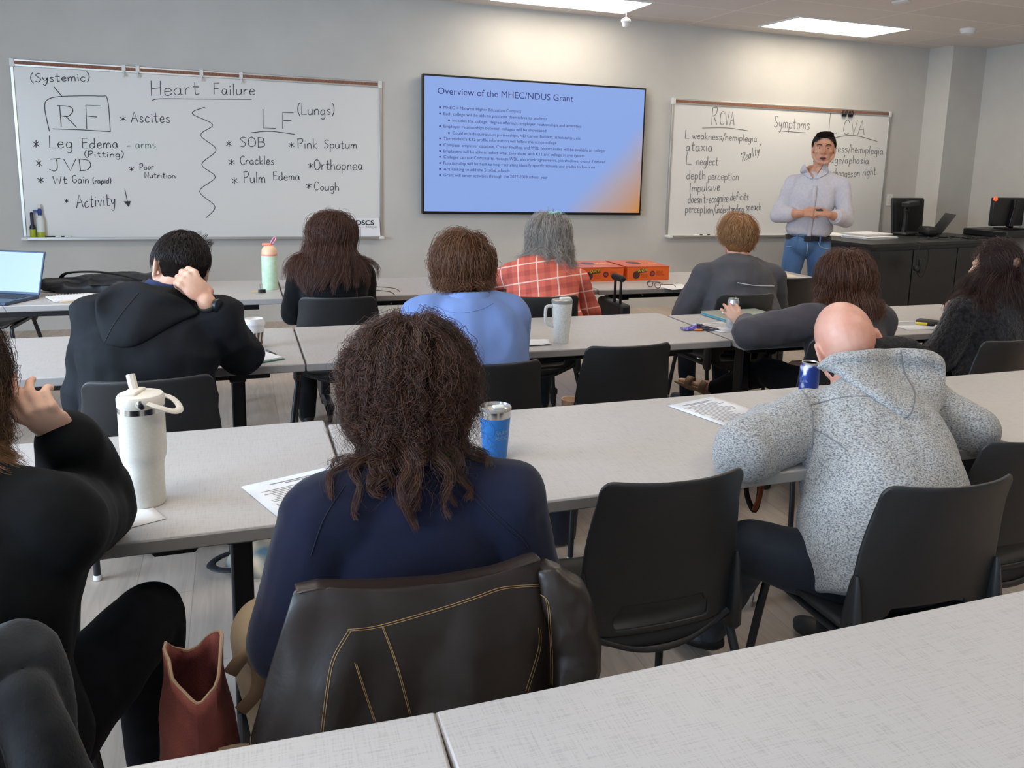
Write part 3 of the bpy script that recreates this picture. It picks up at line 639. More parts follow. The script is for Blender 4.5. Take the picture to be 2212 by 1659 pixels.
# ================================================================== people: body, clothes and hair builders
M['skin'] = vary(mat('skin_fair', (214, 166, 142), .5, spec=.4), (206, 154, 130), (222, 178, 154), 14, bump=.05, bscale=220, bdist=.001)
M['skin_pink'] = vary(mat('skin_ruddy', (214, 156, 134), .42, spec=.45), (206, 142, 120), (220, 168, 148), 9, bump=.04, bscale=240, bdist=.001)
M['skin_tan'] = vary(mat('skin_tanned', (190, 138, 112), .5, spec=.4), (182, 128, 102), (200, 150, 124), 12)
M['lip'] = mat('lip_skin', (160, 92, 84), .5); M['mouth'] = mat('open_mouth', (48, 20, 20), .6)
M['eye_white'] = mat('eye_white', (168, 156, 150), .5); M['iris'] = mat('dark_iris', (44, 32, 26), .3)
M['nail'] = mat('painted_nail', (222, 204, 206), .3)
def hair_mat(name, c1, c2, rough=.42):
    m = mat(name, c1, rough, spec=.35); t = NT(m)
    hi = t.n('ShaderNodeHairInfo'); cr = t.n('ShaderNodeValToRGB'); cr.color_ramp.elements[0].color = rgba(c1); cr.color_ramp.elements[1].color = rgba(c2)
    t.l(hi.outputs['Random'], cr.inputs[0]); t.l(cr.outputs[0], t.b.inputs['Base Color']); return m

def fingers(mb, wrist, fdir, palm_n, thumb_side, curl, spread=.0, k=1., thumb=None, tcurl=.5, curls=None):
    """Palm, four fingers of different length with three joints each, and a thumb on the side of the palm.
    fdir: from wrist towards the knuckles; palm_n: the way the palm faces; thumb_side: +1 if the thumb lies along fdir x palm_n."""
    F = V(fdir).normalized(); N = V(palm_n); N = (N-F*N.dot(F)).normalized(); L = F.cross(N)*thumb_side; w = V(wrist)
    tips = []
    kn = [w+F*(.088*k)+L*(.028*k), w+F*(.092*k)+L*(.009*k), w+F*(.088*k)-L*(.010*k), w+F*(.080*k)-L*(.027*k)]
    for q in kn: mb.cap(w+F*.008*k+(q-w)*.12, q, .0135*k, .0105*k)
    mb.ell(w+F*.05*k-N*.002*k, (.036*k, .045*k, .014*k), (L, F, N), 14, 8)
    mb.ell(w+F*.032*k+L*.022*k+N*.006*k, (.017*k, .028*k, .016*k), (L, F, N), 12, 8)
    for i, (q, ln) in enumerate(zip(kn, (.074, .082, .076, .060))):
        c = curls[i] if curls else curl; d = (F+L*spread*(1.5-i)*.35).normalized(); ax = d.cross(N).normalized(); p = q; a = 0
        for seg, r0, r1 in ((.45, .0092, .0086), (.31, .0086, .0080), (.24, .0080, .0068)):
            a += c*(1. if seg == .45 else 1.15 if seg == .31 else .7)
            dd = d*math.cos(a)+N*math.sin(a); e = p+dd*(ln*seg*k); mb.cap(p, e, r0*k, r1*k); p = e
        tips.append((p, dd))
    t0 = w+F*.022*k+L*.026*k+N*.004*k; td = V(thumb).normalized() if thumb else (F*.75+L*.65+N*.3).normalized()
    t1 = t0+td*.040*k; d2 = (td*(1-.35*tcurl)+N*.5*tcurl-L*.45*tcurl).normalized(); t2 = t1+d2*.031*k; d3 = (d2+N*.25*tcurl-L*.3*tcurl).normalized(); t3 = t2+d3*.024*k
    mb.cap(t0, t1, .0145*k, .0112*k).cap(t1, t2, .0112*k, .0098*k).cap(t2, t3, .0098*k, .0082*k); tips.append((t3, d3))
    return tips

def head(mb, c, face, up=(0, 0, 1), k=1., neck=None, nr=.056, ears=True, male=True, jaw=1.):
    """Skull, jaw, brow, nose and ears; c is the middle of the skull. Returns the head's axes."""
    R, F, U = basis(face, up); c = V(c); P = lambda r, f, u: c+(R*r+F*f+U*u)*k
    mb.ell(P(0, -.012, .022), (.076*k, .098*k, .094*k), (R, F, U), 24, 16)
    mb.ell(P(0, .028, -.018), (.067*k, .066*k, .082*k), (R, F, U), 20, 14)
    mb.ell(P(0, .046, -.062), (.050*k*jaw, .046*k, .050*k), (R, F, U), 18, 12)
    mb.ell(P(0, .070, -.104), (.024*k*jaw, .019*k, .017*k), (R, F, U), 12, 8)
    for s in (-1, 1):
        mb.cap(P(s*.060*jaw, .002, -.056), P(s*.026*jaw, .062, -.100), .019*k, .017*k)
        mb.cap(P(s*.012, .088, .026), P(s*.048, .070, .026), .011*k, .009*k)
        mb.ell(P(s*.045, .062, -.022), (.020*k, .020*k, .018*k), (R, F, U), 10, 8)
        if ears:
            e = P(s*.0745, -.012, -.014); q = (F*-.35+R*s*.9).normalized(); q2 = U.cross(q)*s
            ring = [e+(q2*(.019*math.cos(a)-.004)+U*(.031*math.sin(a)+.002)+q*.010)*k for a in [PI*(.62-1.55*i/10) if 1 else 0 for i in range(11)]] if False else \
                   [e+(-F*(.017*math.cos(a))+U*(.032*math.sin(a)+.002)+R*s*(.006+.005*math.cos(a)))*k for a in [-1.5+3.3*i/11 for i in range(12)]]
            mb.tube(ring, [.0050*k]*12, 8); mb.ell(e+(R*s*.003)*k, (.008*k, .019*k, .034*k), (R, F, U), 12, 8); mb.ell(e+(-U*.029+R*s*.006+F*.004)*k, (.0065*k, .010*k, .011*k), (R, F, U), 10, 8)
    mb.tube([P(0, .088, .018), P(0, .103, -.008), P(0, .114, -.028), P(0, .104, -.038)], [.008*k, .010*k, .013*k, .010*k], 10)
    for s in (-1, 1): mb.ell(P(s*.013, .097, -.032), (.009*k, .012*k, .008*k), (R, F, U), 10, 8)
    mb.tube([P(-.022, .084, -.064), P(0, .094, -.061), P(.022, .084, -.064)], [.005*k, .0075*k, .005*k], 8)
    mb.tube([P(-.020, .080, -.084), P(0, .089, -.083), P(.020, .080, -.084)], [.006*k, .0085*k, .006*k], 8)
    if neck is not None:
        mb.cap(P(0, -.022, -.055), V(neck), nr*.96*k, nr*1.05*k); mb.cap(P(0, .012, -.06), V(neck), nr*.8*k, nr*k)
    return R, F, U

def torso_secs(j, g=0., w=1., d=1., belly=0., lo=-.03, tuck=False):
    """Cross-sections from the seat to the neck; g grows everything (cloth thickness)."""
    pel, che, nk = V(j['pel']), V(j['che']), V(j['nk']); sr = (V(j['shR'])-V(j['shL'])); out = []
    hr = V(j['hipR']) if 'hipR' in j else sr
    hr = V(hr.x, hr.y, 0).normalized(); sr.normalize()
    curve = crom([pel.lerp(che, .15), pel.lerp(che, .3), pel.lerp(che, .62), che, nk] if tuck else [pel+(pel-che)*.25+V(0, 0, lo), pel, pel.lerp(che, .5)+V(j.get('bend', (0, 0, 0))), che, nk], 4)
    n = len(curve)
    wk = [(0, .150, .115), (.25, .176, .125), (.5, .152, .112), (.66, .160, .118), (.78, .172, .118), (.88, .158, .100), (.95, .10, .082), (1, .062, .062)]
    for i, c in enumerate(curve):
        t = i/(n-1); R = hr.lerp(sr, min(1, t*1.3)).normalized()
        tg = (curve[min(i+1, n-1)]-curve[max(i-1, 0)]).normalized(); F = tg.cross(R).normalized()*-1
        R = F.cross(tg).normalized()*1
        for a, b in zip(wk, wk[1:]):
            if a[0] <= t <= b[0]:
                f = (t-a[0])/(b[0]-a[0]); ww, dd = a[1]+(b[1]-a[1])*f, a[2]+(b[2]-a[2])*f; break
        bl = belly*math.exp(-((t-.42)/.16)**2)
        out.append((c, R, F, ww*w+g+bl*.5, dd*d+g+bl))
    return out
def arm(mb, j, s, r=(.052, .044, .030), g=0., upto=1., trap=True):
    sh, el, wr = V(j['sh'+s]), V(j['el'+s]), V(j['wr'+s]); nk, che = V(j['nk']), V(j['che'])
    if trap:
        mb.cap(nk.lerp(che, .12)*1., sh, .050+g, r[0]+g); mb.cap(nk.lerp(che, .55), sh, .085+g, r[0]+.006+g)
    e = el.lerp(wr, upto)
    mb.chain([sh, sh.lerp(el, .5), el, el.lerp(e, .35), e], [r[0]+.004+g, r[0]-.003+g, r[1]+g, r[1]+.002+g, r[1]+(r[2]-r[1])*upto+g])
def legs(mb, j, g=0., r=(.082, .060, .052, .034), upto=1.):
    for s in 'LR':
        hp = V(j['pel'])+(V(j['hip'+s+'o']) if 'hip'+s+'o' in j else (V(j['shR'])-V(j['shL'])).normalized()*(.085 if s == 'R' else -.085))+V(0, 0, -.03)
        kn, an = V(j['kn'+s]), V(j['an'+s]); e = kn.lerp(an, upto)
        mb.chain([hp, hp.lerp(kn, .5), kn, kn.lerp(e, .35), e], [r[0]+g, r[0]*.9+g, r[1]+g, r[2]+g, r[3]+(r[2]-r[3])*(1-upto)+g])
    mb.cap(V(j['pel'])+V(-.05, 0, -.02), V(j['pel'])+V(.05, 0, -.02), .115+g*.5, .115+g*.5)
def shoe(mb, an, toe, k=1.):
    an, toe = V(an), V(toe); R, F, U = basis(toe-an)
    mb.ell(an-U*.02, (.038*k, .045*k, .045*k), (R, F, U)); mb.ell(an.lerp(toe, .45)-U*.035, (.043*k, .12*k, .034*k), (R, F, U)); mb.ell(toe-U*.04-F*.03, (.045*k, .05*k, .026*k), (R, F, U))
def seated(j, yaw=0., fwd=.40, spread=.12):
    """Fill in knees and ankles for a person on a chair facing yaw from +Y."""
    F = V(-math.sin(yaw), math.cos(yaw), 0); R = V(F.y, -F.x, 0); p = V(j['pel'])
    for s, q in (('L', -1), ('R', 1)):
        j.setdefault('kn'+s, p+F*fwd+R*q*spread+V(0, 0, -.04)); j.setdefault('an'+s, V(V(j['kn'+s]).x, V(j['kn'+s]).y, .085)+F*-.03)
        j.setdefault('toe'+s, V(j['an'+s])+F*.15)
    return j
WR = [(.008, 8, 8, 5, False), (.004, 22, 22, 13, False), (.007, 5, 5, 9, True)]

def person(label, j, face, up=(0, 0, 1), hk=1., skin='skin', top=None, topname='sweatshirt', bottom=None, shoes=None, tg=.016, bg=.012, tw=1., td=1., belly=0., sleeve=.93,
           hands=None, body_vox=.008, ears=True, male=True, jaw=1., wr=WR, nr=.056, arms=('L', 'R'), topvox=.009, topextra=None, sl_r=(.056, .049, .040), hem=-.03, tuck=False, topj=None):
    root = thing('person', label, 'person', (V(j['pel']).x, V(j['pel']).y, 0)); b = MB()
    ax = head(b, j['hd'], face, up, hk, j['nk'], nr, ears, male, jaw)
    b.loft(torso_secs(j, -.014, tw*.84, td*.80, belly*.6, .05)); tips = {}
    for s in 'LR': arm(b, j, s)
    legs(b, j)
    for s, h in (hands or {}).items():
        h = dict(h); tips[s] = fingers(b, V(j['wr'+s]), **h)
    if not hands or len(hands) < 2:
        for s in 'LR':
            if s not in (hands or {}):
                d = (V(j['wr'+s])-V(j['el'+s])).normalized(); b.ell(V(j['wr'+s])+d*.05, (.04, .04, .04))
    body = under(fuse(b, 'body', M[skin], None, body_vox, 4, None), root)
    if top:
        tj = topj or j; t = MB(); t.loft(torso_secs(tj, tg, tw, td, belly, hem, tuck))
        for s in arms: arm(t, tj, s, sl_r, tg*.6, sleeve)
        under(fuse(t, topname, top, None, topvox, 7, wr, extra=topextra), root)
    if bottom:
        t = MB(); legs(t, j, bg); under(fuse(t, 'trousers', bottom, None, .010, 6, [(.005, 12, 12, 12, False)]), root)
    if shoes:
        for s in 'LR':
            t = MB(); shoe(t, j['an'+s], j['toe'+s]); under(fuse(t, 'shoe', shoes, None, .008, 4), root)
    return root, ax, tips

# ------------------------------------------------------------------ hair
def drop(a, b, bias=1.):
    """Strand length: along the skull from the root to ear level, then a to b further down."""
    return lambda q, r: .1*(np.arcsin(np.clip(q[:, 2], -1, 1))+.36).clip(0)+a+(b-a)*r.uniform(0, 1, len(q))**bias
def smoothstep(x): x = np.clip(x, 0, 1); return x*x*(3-2*x)
def scalp_roots(n, rad, crown, mask, rng):
    out = []
    while len(out) < n:
        p = rng.normal(size=(n*3, 3)); p /= np.linalg.norm(p, axis=1)[:, None]
        k = mask(p[:, 0], p[:, 1], p[:, 2]); out += list(p[k])
    return np.array(out[:n])
def hair_strands(name, parent, m, c, axes, rad, n, mask, length, steps=22, crown=(0, -.25, .97), grav=.25, stiff=.72, layer=(.004, .03), colliders=(), curl=0., freq=9., curl_from=.15,
                 wild=.03, clumps=0, clump=.5, radius=.0006, seed=1, part=None, vol=1., sweep=(0, 0, 0), flip=0., hug=-.35, fray=.011, inward=0., back=0.):
    """Strands grown from the scalp, falling under gravity over the head and shoulders."""
    rng = np.random.default_rng(seed); R, F, U = (np.array(a) for a in axes); A3 = np.stack([R, F, U]); c = np.array(c); rad = np.array(rad)
    N = clumps if clumps else n
    q = scalp_roots(N, rad, crown, mask, rng); p = c+(q*rad)@A3; p0 = p.copy()
    cr = np.array(crown); cr = cr/np.linalg.norm(cr)
    d = q-cr*(q@cr)[:, None]
    if part is not None: d = d*np.array([.6, .6, .6])+np.stack([np.sign(q[:, 0]-part)*.9, -.25+0*q[:, 0], 0*q[:, 0]], 1)
    d = d-q*(d*q).sum(1)[:, None]; d /= np.linalg.norm(d, axis=1)[:, None]+1e-6
    d = d@A3; d += np.array(sweep); d /= np.linalg.norm(d, axis=1)[:, None]
    L = length(q, rng) if callable(length) else rng.uniform(length*.8, length, N); seg = L/steps
    lay = rng.uniform(layer[0], layer[1], N)*vol; pts = [p.copy()]; g = np.array([0, 0, -1.])
    for s in range(steps):
        d = d*stiff+g*grav+rng.normal(size=(N, 3))*wild-R*(((p-c)@R)*inward)[:, None]-F*(back*(((p-c)@F > -.5*rad[1]) & ((p-c)@U > hug*rad[2])))[:, None]; d /= np.linalg.norm(d, axis=1)[:, None]
        p = p+d*seg[:, None]
        l = ((p-c)@A3.T); gr = 1+(lay*min(1, (s+1)/3))[:, None]/rad; e = l/(rad*gr); ln = np.linalg.norm(e, axis=1)
        ins = (ln < 1) | (l[:, 2]/rad[2] > hug); l[ins] = l[ins]/ln[ins][:, None]; pn = c+l@A3; p = np.where(ins[:, None], pn, p)
        for a, b, r in colliders:
            a, b = np.array(a), np.array(b); ab = b-a; t = np.clip(((p-a)@ab)/(ab@ab), 0, 1); cp = a+t[:, None]*ab; dv = p-cp; dl = np.linalg.norm(dv, axis=1); rr = r+lay*.5
            ins = dl < rr; p = np.where(ins[:, None], cp+dv/(dl[:, None]+1e-9)*rr[:, None], p)
        d = p-pts[-1]; d /= np.linalg.norm(d, axis=1)[:, None]+1e-9; pts.append(p.copy())
    P = np.stack(pts, 1); tt = np.linspace(0, 1, steps+1)
    if flip: P = P+(np.clip((tt-.75)/.25, 0, 1)**2*flip)[None, :, None]*((P[:, -1]-c)*np.array([1, 1, 0]))[:, None, :]/.1
    if clumps:
        idx = rng.integers(0, clumps, n); base = P[idx]; off = rng.normal(size=(n, 3))*fray; fade = (1-clump*smoothstep(tt))
        if curl:
            ph = rng.uniform(0, 2*PI, clumps)[idx]+rng.normal(size=n)*.5; fr = rng.uniform(.75, 1.25, clumps)[idx]*freq
        P = base+off[:, None, :]*fade[None, :, None]
    elif curl:
        ph = rng.uniform(0, 2*PI, n); fr = rng.uniform(.8, 1.2, n)*freq
    if curl:
        amp = curl*smoothstep((tt-curl_from)/.4); an = ph[:, None]+fr[:, None]*tt[None, :]*2*PI; sg = np.where(np.arange(len(P)) % 2 == 0, 1, -1)[:, None]
        P = P+(amp[None, :]*np.cos(an))[..., None]*R+(amp[None, :]*np.sin(an)*sg*.8)[..., None]*F+(amp[None, :]*np.sin(an*1.3)*.4)[..., None]*U
    n = len(P); hc = bpy.data.hair_curves.new(name); hc.add_curves([steps+1]*n)
    hc.attributes['position'].data.foreach_set('vector', P.astype(np.float32).ravel())
    ra = hc.attributes.get('radius') or hc.attributes.new('radius', 'FLOAT', 'POINT')
    ra.data.foreach_set('value', np.tile(radius*(1-.55*tt**2), n).astype(np.float32)); hc.materials.append(m)
    o = bpy.data.objects.new(name, hc); C.objects.link(o); under_tree(o, parent); return o
def under_tree(o, p):
    bpy.context.view_layer.update(); o.parent = p; o.matrix_parent_inverse = p.matrix_world.inverted(); return o
def under_mat(m):
    k = m.copy(); k.name = m.name+'_under'; b = k.node_tree.nodes['Principled BSDF']; b.inputs['Roughness'].default_value = .95; b.inputs['Specular IOR Level'].default_value = .05; return k
def hair_cap(root, m, c, axes, shapes, vox=.007, disp=((.004, 40, 40, 12, False),), name='hair'):
    b = MB(); R, F, U = axes; c = V(c)
    for (r, f, u), rad in shapes: b.ell(c+R*r+F*f+U*u, rad, axes, 20, 14)
    o = fuse(b, name, under_mat(m), None, vox, 4, list(disp)); return under(o, root)
def torso_cols(j, tg=.02, tw=1.):
    nk, che, pel = V(j['nk']), V(j['che']), V(j['pel']); l = []
    l.append((tuple(pel), tuple(che), .125+tg)); l.append((tuple(che), tuple(nk.lerp(che, .35)), .105+tg)); l.append((tuple(nk.lerp(che, .2)), tuple(nk), .06+tg))
    for s in 'LR': l.append((tuple(nk.lerp(che, .3)), tuple(j['sh'+s]), .066+tg)); l.append((tuple(j['sh'+s]), tuple(V(j['sh'+s]).lerp(V(j['el'+s]), .6)), .06+tg))
    m1 = V(j['shL']).lerp(che, .5); m2 = V(j['shR']).lerp(che, .5); l.append((tuple(m1), tuple(m2), .10+tg)); return l

def hood_on(root, tree, topc, botc, m, roll=.03, belly=.03, nu=36, nv=20, thick=.02):
    """A hood lying on the back: outlined on the jacket, stood off it by its own thickness, rolled along the upper edge."""
    tp, bp = crom([(a, b, 0) for a, b in topc], 12), crom([(a, b, 0) for a, b in botc], 12)
    at = lambda c, t: c[int(t*(len(c)-1))].lerp(c[min(len(c)-1, int(t*(len(c)-1))+1)], t*(len(c)-1)-int(t*(len(c)-1)))
    ds = np.full((nv, nu), np.nan); rr = [[None]*nu for _ in range(nv)]
    for j in range(nv):
        for i in range(nu):
            q = at(tp, i/(nu-1)).lerp(at(bp, i/(nu-1)), j/(nv-1)); d = ray(q.x, q.y).normalized(); rr[j][i] = d
            h = tree.ray_cast(CAM, d)
            if h[0] is not None: ds[j, i] = h[3]
    for _ in range(80):
        if not np.isnan(ds).any(): break
        c = ds.copy()
        for j in range(nv):
            for i in range(nu):
                if np.isnan(ds[j, i]):
                    n = [ds[b, a] for a, b in ((i-1, j), (i+1, j), (i, j-1), (i, j+1)) if 0 <= a < nu and 0 <= b < nv and not np.isnan(ds[b, a])]
                    if n: c[j, i] = sum(n)/len(n)
        ds = c
    for _ in range(10):
        p = np.pad(ds, 1, mode='edge'); ds = (p[1:-1, 1:-1]*2+p[:-2, 1:-1]+p[2:, 1:-1]+p[1:-1, :-2]+p[1:-1, 2:])/6
    fr, bk = [], []
    for j in range(nv):
        for i in range(nu):
            u, v = i/(nu-1), j/(nv-1); e = max(0, math.sin(PI*u))**.5
            off = .006+(roll*math.exp(-((v-.08)/.13)**2)+belly*math.sin(PI*min(1, v*.95+.05))**.8)*(.25+.75*e)
            fr.append(CAM+rr[j][i]*(ds[j, i]-off)); bk.append(CAM+rr[j][i]*(ds[j, i]+thick+roll*math.exp(-(v/.2)**2)))
    g = MB(); n = nu*nv; fs = []
    for j in range(nv-1):
        for i in range(nu-1):
            a = j*nu+i; fs += [(a, a+1, a+1+nu, a+nu), (n+a+nu, n+a+1+nu, n+a+1, n+a)]
    ed = [i for i in range(nu)]+[j*nu+nu-1 for j in range(1, nv)]+[(nv-1)*nu+i for i in range(nu-2, -1, -1)]+[j*nu for j in range(nv-2, 0, -1)]
    for a, b in zip(ed, ed[1:]+ed[:1]): fs.append((b, a, n+a, n+b))
    g.add(fr+bk, fs)
    return under(fuse(g, 'hood', m, None, .006, 4, [(.004, 14, 14, 14, False)]), root)
from mathutils.bvhtree import BVHTree
def child(root, nm): return next(c for c in root.children if c.name.split('.')[0] == nm)
def bvh(*objs):
    vs, fs = [], []
    for o in objs:
        k = len(vs); vs += [o.matrix_basis @ v.co if o.parent is None else o.matrix_parent_inverse @ v.co+o.parent.location for v in o.data.vertices]
        fs += [tuple(i+k for i in p.vertices) for p in o.data.polygons]
    return BVHTree.FromPolygons(vs, fs)

def patch_on(root, name, tree, topc, botc, m, off=.003, nu=14, nv=8, solid=.003):
    """A flat piece (collar, lapel, pocket) laid on the cloth between two curves."""
    tp, bp = crom([(a, b, 0) for a, b in topc], 8), crom([(a, b, 0) for a, b in botc], 8)
    at = lambda c, t: c[int(t*(len(c)-1))].lerp(c[min(len(c)-1, int(t*(len(c)-1))+1)], t*(len(c)-1)-int(t*(len(c)-1)))
    ds = np.full((nv, nu), np.nan); rr = {}
    for j in range(nv):
        for i in range(nu):
            q = at(tp, i/(nu-1)).lerp(at(bp, i/(nu-1)), j/(nv-1)); d = ray(q.x, q.y).normalized(); rr[j, i] = d; h = tree.ray_cast(CAM, d)
            if h[0] is not None: ds[j, i] = h[3]
    med = np.nanmedian(ds); ds = np.where(np.isnan(ds) | (abs(ds-med) > .12), med, ds)
    for _ in range(3):
        p = np.pad(ds, 1, mode='edge'); ds = (p[1:-1, 1:-1]*2+p[:-2, 1:-1]+p[2:, 1:-1]+p[1:-1, :-2]+p[1:-1, 2:])/6
    g = MB().add([CAM+rr[j, i]*(ds[j, i]-off) for j in range(nv) for i in range(nu)], [(j*nu+i, j*nu+i+1, (j+1)*nu+i+1, (j+1)*nu+i) for j in range(nv-1) for i in range(nu-1)])
    return under(g.build(name, m, solid=solid), root)
# ================================================================== the people, back to front
def fabric(name, c1, c2, rough=.85, scale=30, bump=.25, bscale=260, sheen=.2, **k):
    return vary(mat(name, c1, rough, spec=.12, sheen=sheen*.6), c1, c2, scale, bump=bump, bscale=bscale, bdist=.0015, **k)
M['denim'] = fabric('blue_denim', (54, 84, 126), (92, 124, 164), scale=5, bump=.2, stretch=(1, 1, .5), lo=.3, hi=.7)
M['dark_denim'] = fabric('dark_denim', (26, 30, 38), (42, 47, 56), scale=6, bump=.2)
M['black_cloth'] = fabric('black_cotton', (12, 13, 15), (18, 19, 22), sheen=.1)
M['black_trouser'] = fabric('black_trousers', (14, 14, 17), (20, 20, 24), sheen=.05)
M['shoe_black'] = mat('black_shoe', (22, 21, 21), .5); M['leather_belt'] = mat('belt_leather', (22, 20, 22), .4)

# ---- the presenter
def presenter():
    m0 = A(1757, 440, 5.72); er = V(.79, -.61, 0).normalized(); ef = V(-.61, -.79, 0).normalized()
    L = lambda x, f, z: V(m0.x, m0.y, 0)+er*x+ef*f+V(0, 0, z)
    kpx = 1/262.
    j = dict(pel=L(-.02, 0, .93), che=L(-.015, .0, 1.24), nk=L(.025, -.005, 1.495), hd=L(.045, .03, 1.668), shL=L(-.165, -.01, 1.385), shR=L(.205, -.01, 1.375),
             elL=L(-.265, .02, 1.13), wrL=L(-.085, .22, 1.155), elR=L(.262, .03, 1.11), wrR=L(.125, .22, 1.155),
             knL=L(-.155, .03, .52), anL=L(-.20, -.02, .10), knR=L(.09, .03, .52), anR=L(.11, -.02, .10), toeL=L(-.23, .12, .075), toeR=L(.13, .13, .075), hipR=er,
             hipLo=er*-.088, hipRo=er*.088)
    # seen from the front: 'L' is on the left of the picture
    j2 = dict(j); shirt = vary(mat('white_linen_shirt', (188, 184, 192), .85, spec=.15), (184, 181, 189), (192, 189, 196), 60, bump=.15, bscale=300, bdist=.001)
    hands = {'L': dict(fdir=er*.86+V(0, 0, .10)+ef*.1, palm_n=er*.1-ef*.7+V(0, 0, -.4), thumb_side=-1 if False else 1, curl=.95, thumb=er*.8+V(0, 0, .5)+ef*.1, tcurl=.6),
             'R': dict(fdir=-er*.8+V(0, 0, .22)+ef*.1, palm_n=-ef*.7+V(0, 0, -.5), thumb_side=-1, curls=[.55, .8, .9, .95], curl=.8, thumb=-er*.8+V(0, 0, .35)+ef*.25, tcurl=.3)}
    root, ax, tips = person('standing man in a white shirt and blue jeans, holding a small clicker', j, ef, hk=1.06, skin='skin_tan', top=shirt, topname='shirt',
                            bottom=M['denim'], shoes=M['shoe_black'], hands=hands, body_vox=.0038, sleeve=.50, tg=.016, tw=.98, td=.95, bg=.014, jaw=1.08, sl_r=(.056, .056, .052), tuck=True, topj=dict(j, nk=L(.022, -.008, 1.480)), wr=[(.010, 8, 8, 5, False), (.003, 26, 26, 14, False), (.008, 6, 6, 6, True)])
    R, F, U = ax; hd = V(j['hd']); P = lambda r, f, u: hd+(R*r+F*f+U*u)*1.06
    for s in (-1, 1):
        e = MB(); e.ell(P(s*.031, .0815, .004), (.0092, .0062, .0032), ax, 14, 10); under(e.build('eye', M['eye_white']), root)
        e = MB(); e.ell(P(s*.031, .0865, .004), (.0058, .003, .0042), ax, 12, 8); under(e.build('iris', M['iris']), root)
        e = MB(); e.tube([P(s*.014, .098, .025), P(s*.034, .092, .031), P(s*.053, .076, .026)], [.003, .0042, .002], 8); under(e.build('eyebrow', mat('dark_brow', (40, 28, 24), .8)), root)
    e = MB(); e.ell(P(0, .087, -.073), (.0235, .012, .0125), ax, 16, 10); under(e.build('mouth', M['mouth']), root)
    e = MB(); e.tube([P(-.023, .092, -.071), P(-.01, .101, -.061), P(.01, .101, -.061), P(.023, .092, -.071)], [.002, .004, .004, .002], 8).tube([P(-.021, .090, -.076), P(0, .098, -.0865), P(.021, .090, -.076)], [.002, .0045, .002], 8)
    under(fuse(e, 'lips', M['lip'], None, .0015, 2), root)
    e = MB(); e.box(P(0, .0935, -.0655), (.026, .004, .005), Matrix((R, F, U)).transposed()); under(e.build('teeth', M['eye_white']), root)
    # shirt front: placket, collar, turned cuffs, buttons
    tr = bvh(child(root, 'shirt'), child(root, 'body'))
    patch_on(root, 'open_neckline', tr, [(1741, 361), (1750, 357), (1765, 356), (1777, 356)], [(1742, 364), (1750, 376), (1757, 385), (1778, 358)], M['skin_tan'], .003)
    patch_on(root, 'collar', tr, [(1739, 354), (1743, 364), (1750, 376), (1757, 386)], [(1733, 358), (1728, 369), (1731, 374), (1752, 387)], shirt, .010, solid=.005)
    patch_on(root, 'collar', tr, [(1780, 352), (1777, 361), (1768, 374), (1759, 386)], [(1786, 357), (1790, 367), (1786, 376), (1764, 387)], shirt, .010, solid=.005)
    pl = MB(); pts = crom([L(.002, .105, 1.375), L(.0, .13, 1.28), L(-.008, .125, 1.12), L(-.012, .125, 1.02), L(-.014, .128, .97)], 4)
    pl.add([p-er*.016+ef*.012 for p in pts]+[p+er*.016+ef*.012 for p in pts], [(i, i+1, len(pts)+i+1, len(pts)+i) for i in range(len(pts)-1)]); under(pl.build('placket', shirt, solid=.004), root)
    for s in 'LR':
        a, b = V(j['el'+s]), V(j['wr'+s]); d = (b-a).normalized(); g = MB()
        g.tube([a+d*.085, a+d*.095, a+d*.15, a+d*.158], [.058, .064, .061, .054], 20); under(fuse(g, 'rolled_cuff', shirt, None, .006, 3, [(.004, 30, 30, 30, False)]), root)
    # belt, buckle, fly, pockets
    g = MB(); n = 36
    ring = lambda z, gx: [L(-.02+(.176+gx)*math.cos(2*PI*i/n), (.136+gx)*math.sin(2*PI*i/n), z) for i in range(n)]
    g.rings([ring(.935, .0), ring(.936, .008), ring(.968, .008), ring(.969, .0)], cap=False); under(g.build('belt', M['leather_belt']), root)
    g = MB(); g.box(L(-.02, .150, .952), (.06, .012, .042), Matrix((er, ef, V(0, 0, 1))).transposed()); under(g.build('buckle', M['black_metal'], bevel=.003), root)
    g = MB()
    for x in (-.105, .075): g.box(L(x, .132, .952), (.014, .012, .055), Matrix((er, ef, V(0, 0, 1))).transposed())
    for i, x in enumerate((-.105, .075)):
        q = MB(); q.box(L(x, .132, .952), (.013, .026, .055), Matrix((er, ef, V(0, 0, 1))).transposed()); under(q.build('belt_loop', M['denim']), root)
    st = mat('denim_stitch', (150, 168, 190), .8)
    g = MB(); g.tube(crom([L(-.02, .140, .925), L(-.018, .147, .88), L(-.02, .142, .83)], 4), .003, 6); under(g.build('fly_seam', st), root)
    for s in (-1, 1):
        q = MB(); q.tube(crom([L(-.02+s*.085, .125, .925), L(-.02+s*.10, .122, .895), L(-.02+s*.135, .100, .878), L(-.02+s*.165, .070, .875)], 5), .0025, 6); under(q.build('pocket_seam', st), root)
    # short dark hair
    hm = hair_mat('short_dark_hair', (26, 19, 17), (44, 32, 28))
    cap = hair_cap(root, hm, j['hd'], ax, [((0, -.024, .046), (.083, .096, .090)), ((0, -.045, -.005), (.081, .072, .07)), ((.012, .040, .104), (.056, .044, .030)), ((-.02, .03, .112), (.05, .05, .026))], .005, [(.004, 50, 50, 50, False)])
    hair_strands('hair_strands', cap, hm, j['hd']+U*.03-F*.012, ax, (.082, .102, .096), 6000, lambda x, y, z: (z > .46) & (y < .74) | ((z > -.28) & (y < .08)), .042, steps=8, crown=(.1, .6, .8), grav=.04, layer=(.002, .014), radius=.0006, sweep=(.25, -.1, .15), wild=.08, hug=-2)
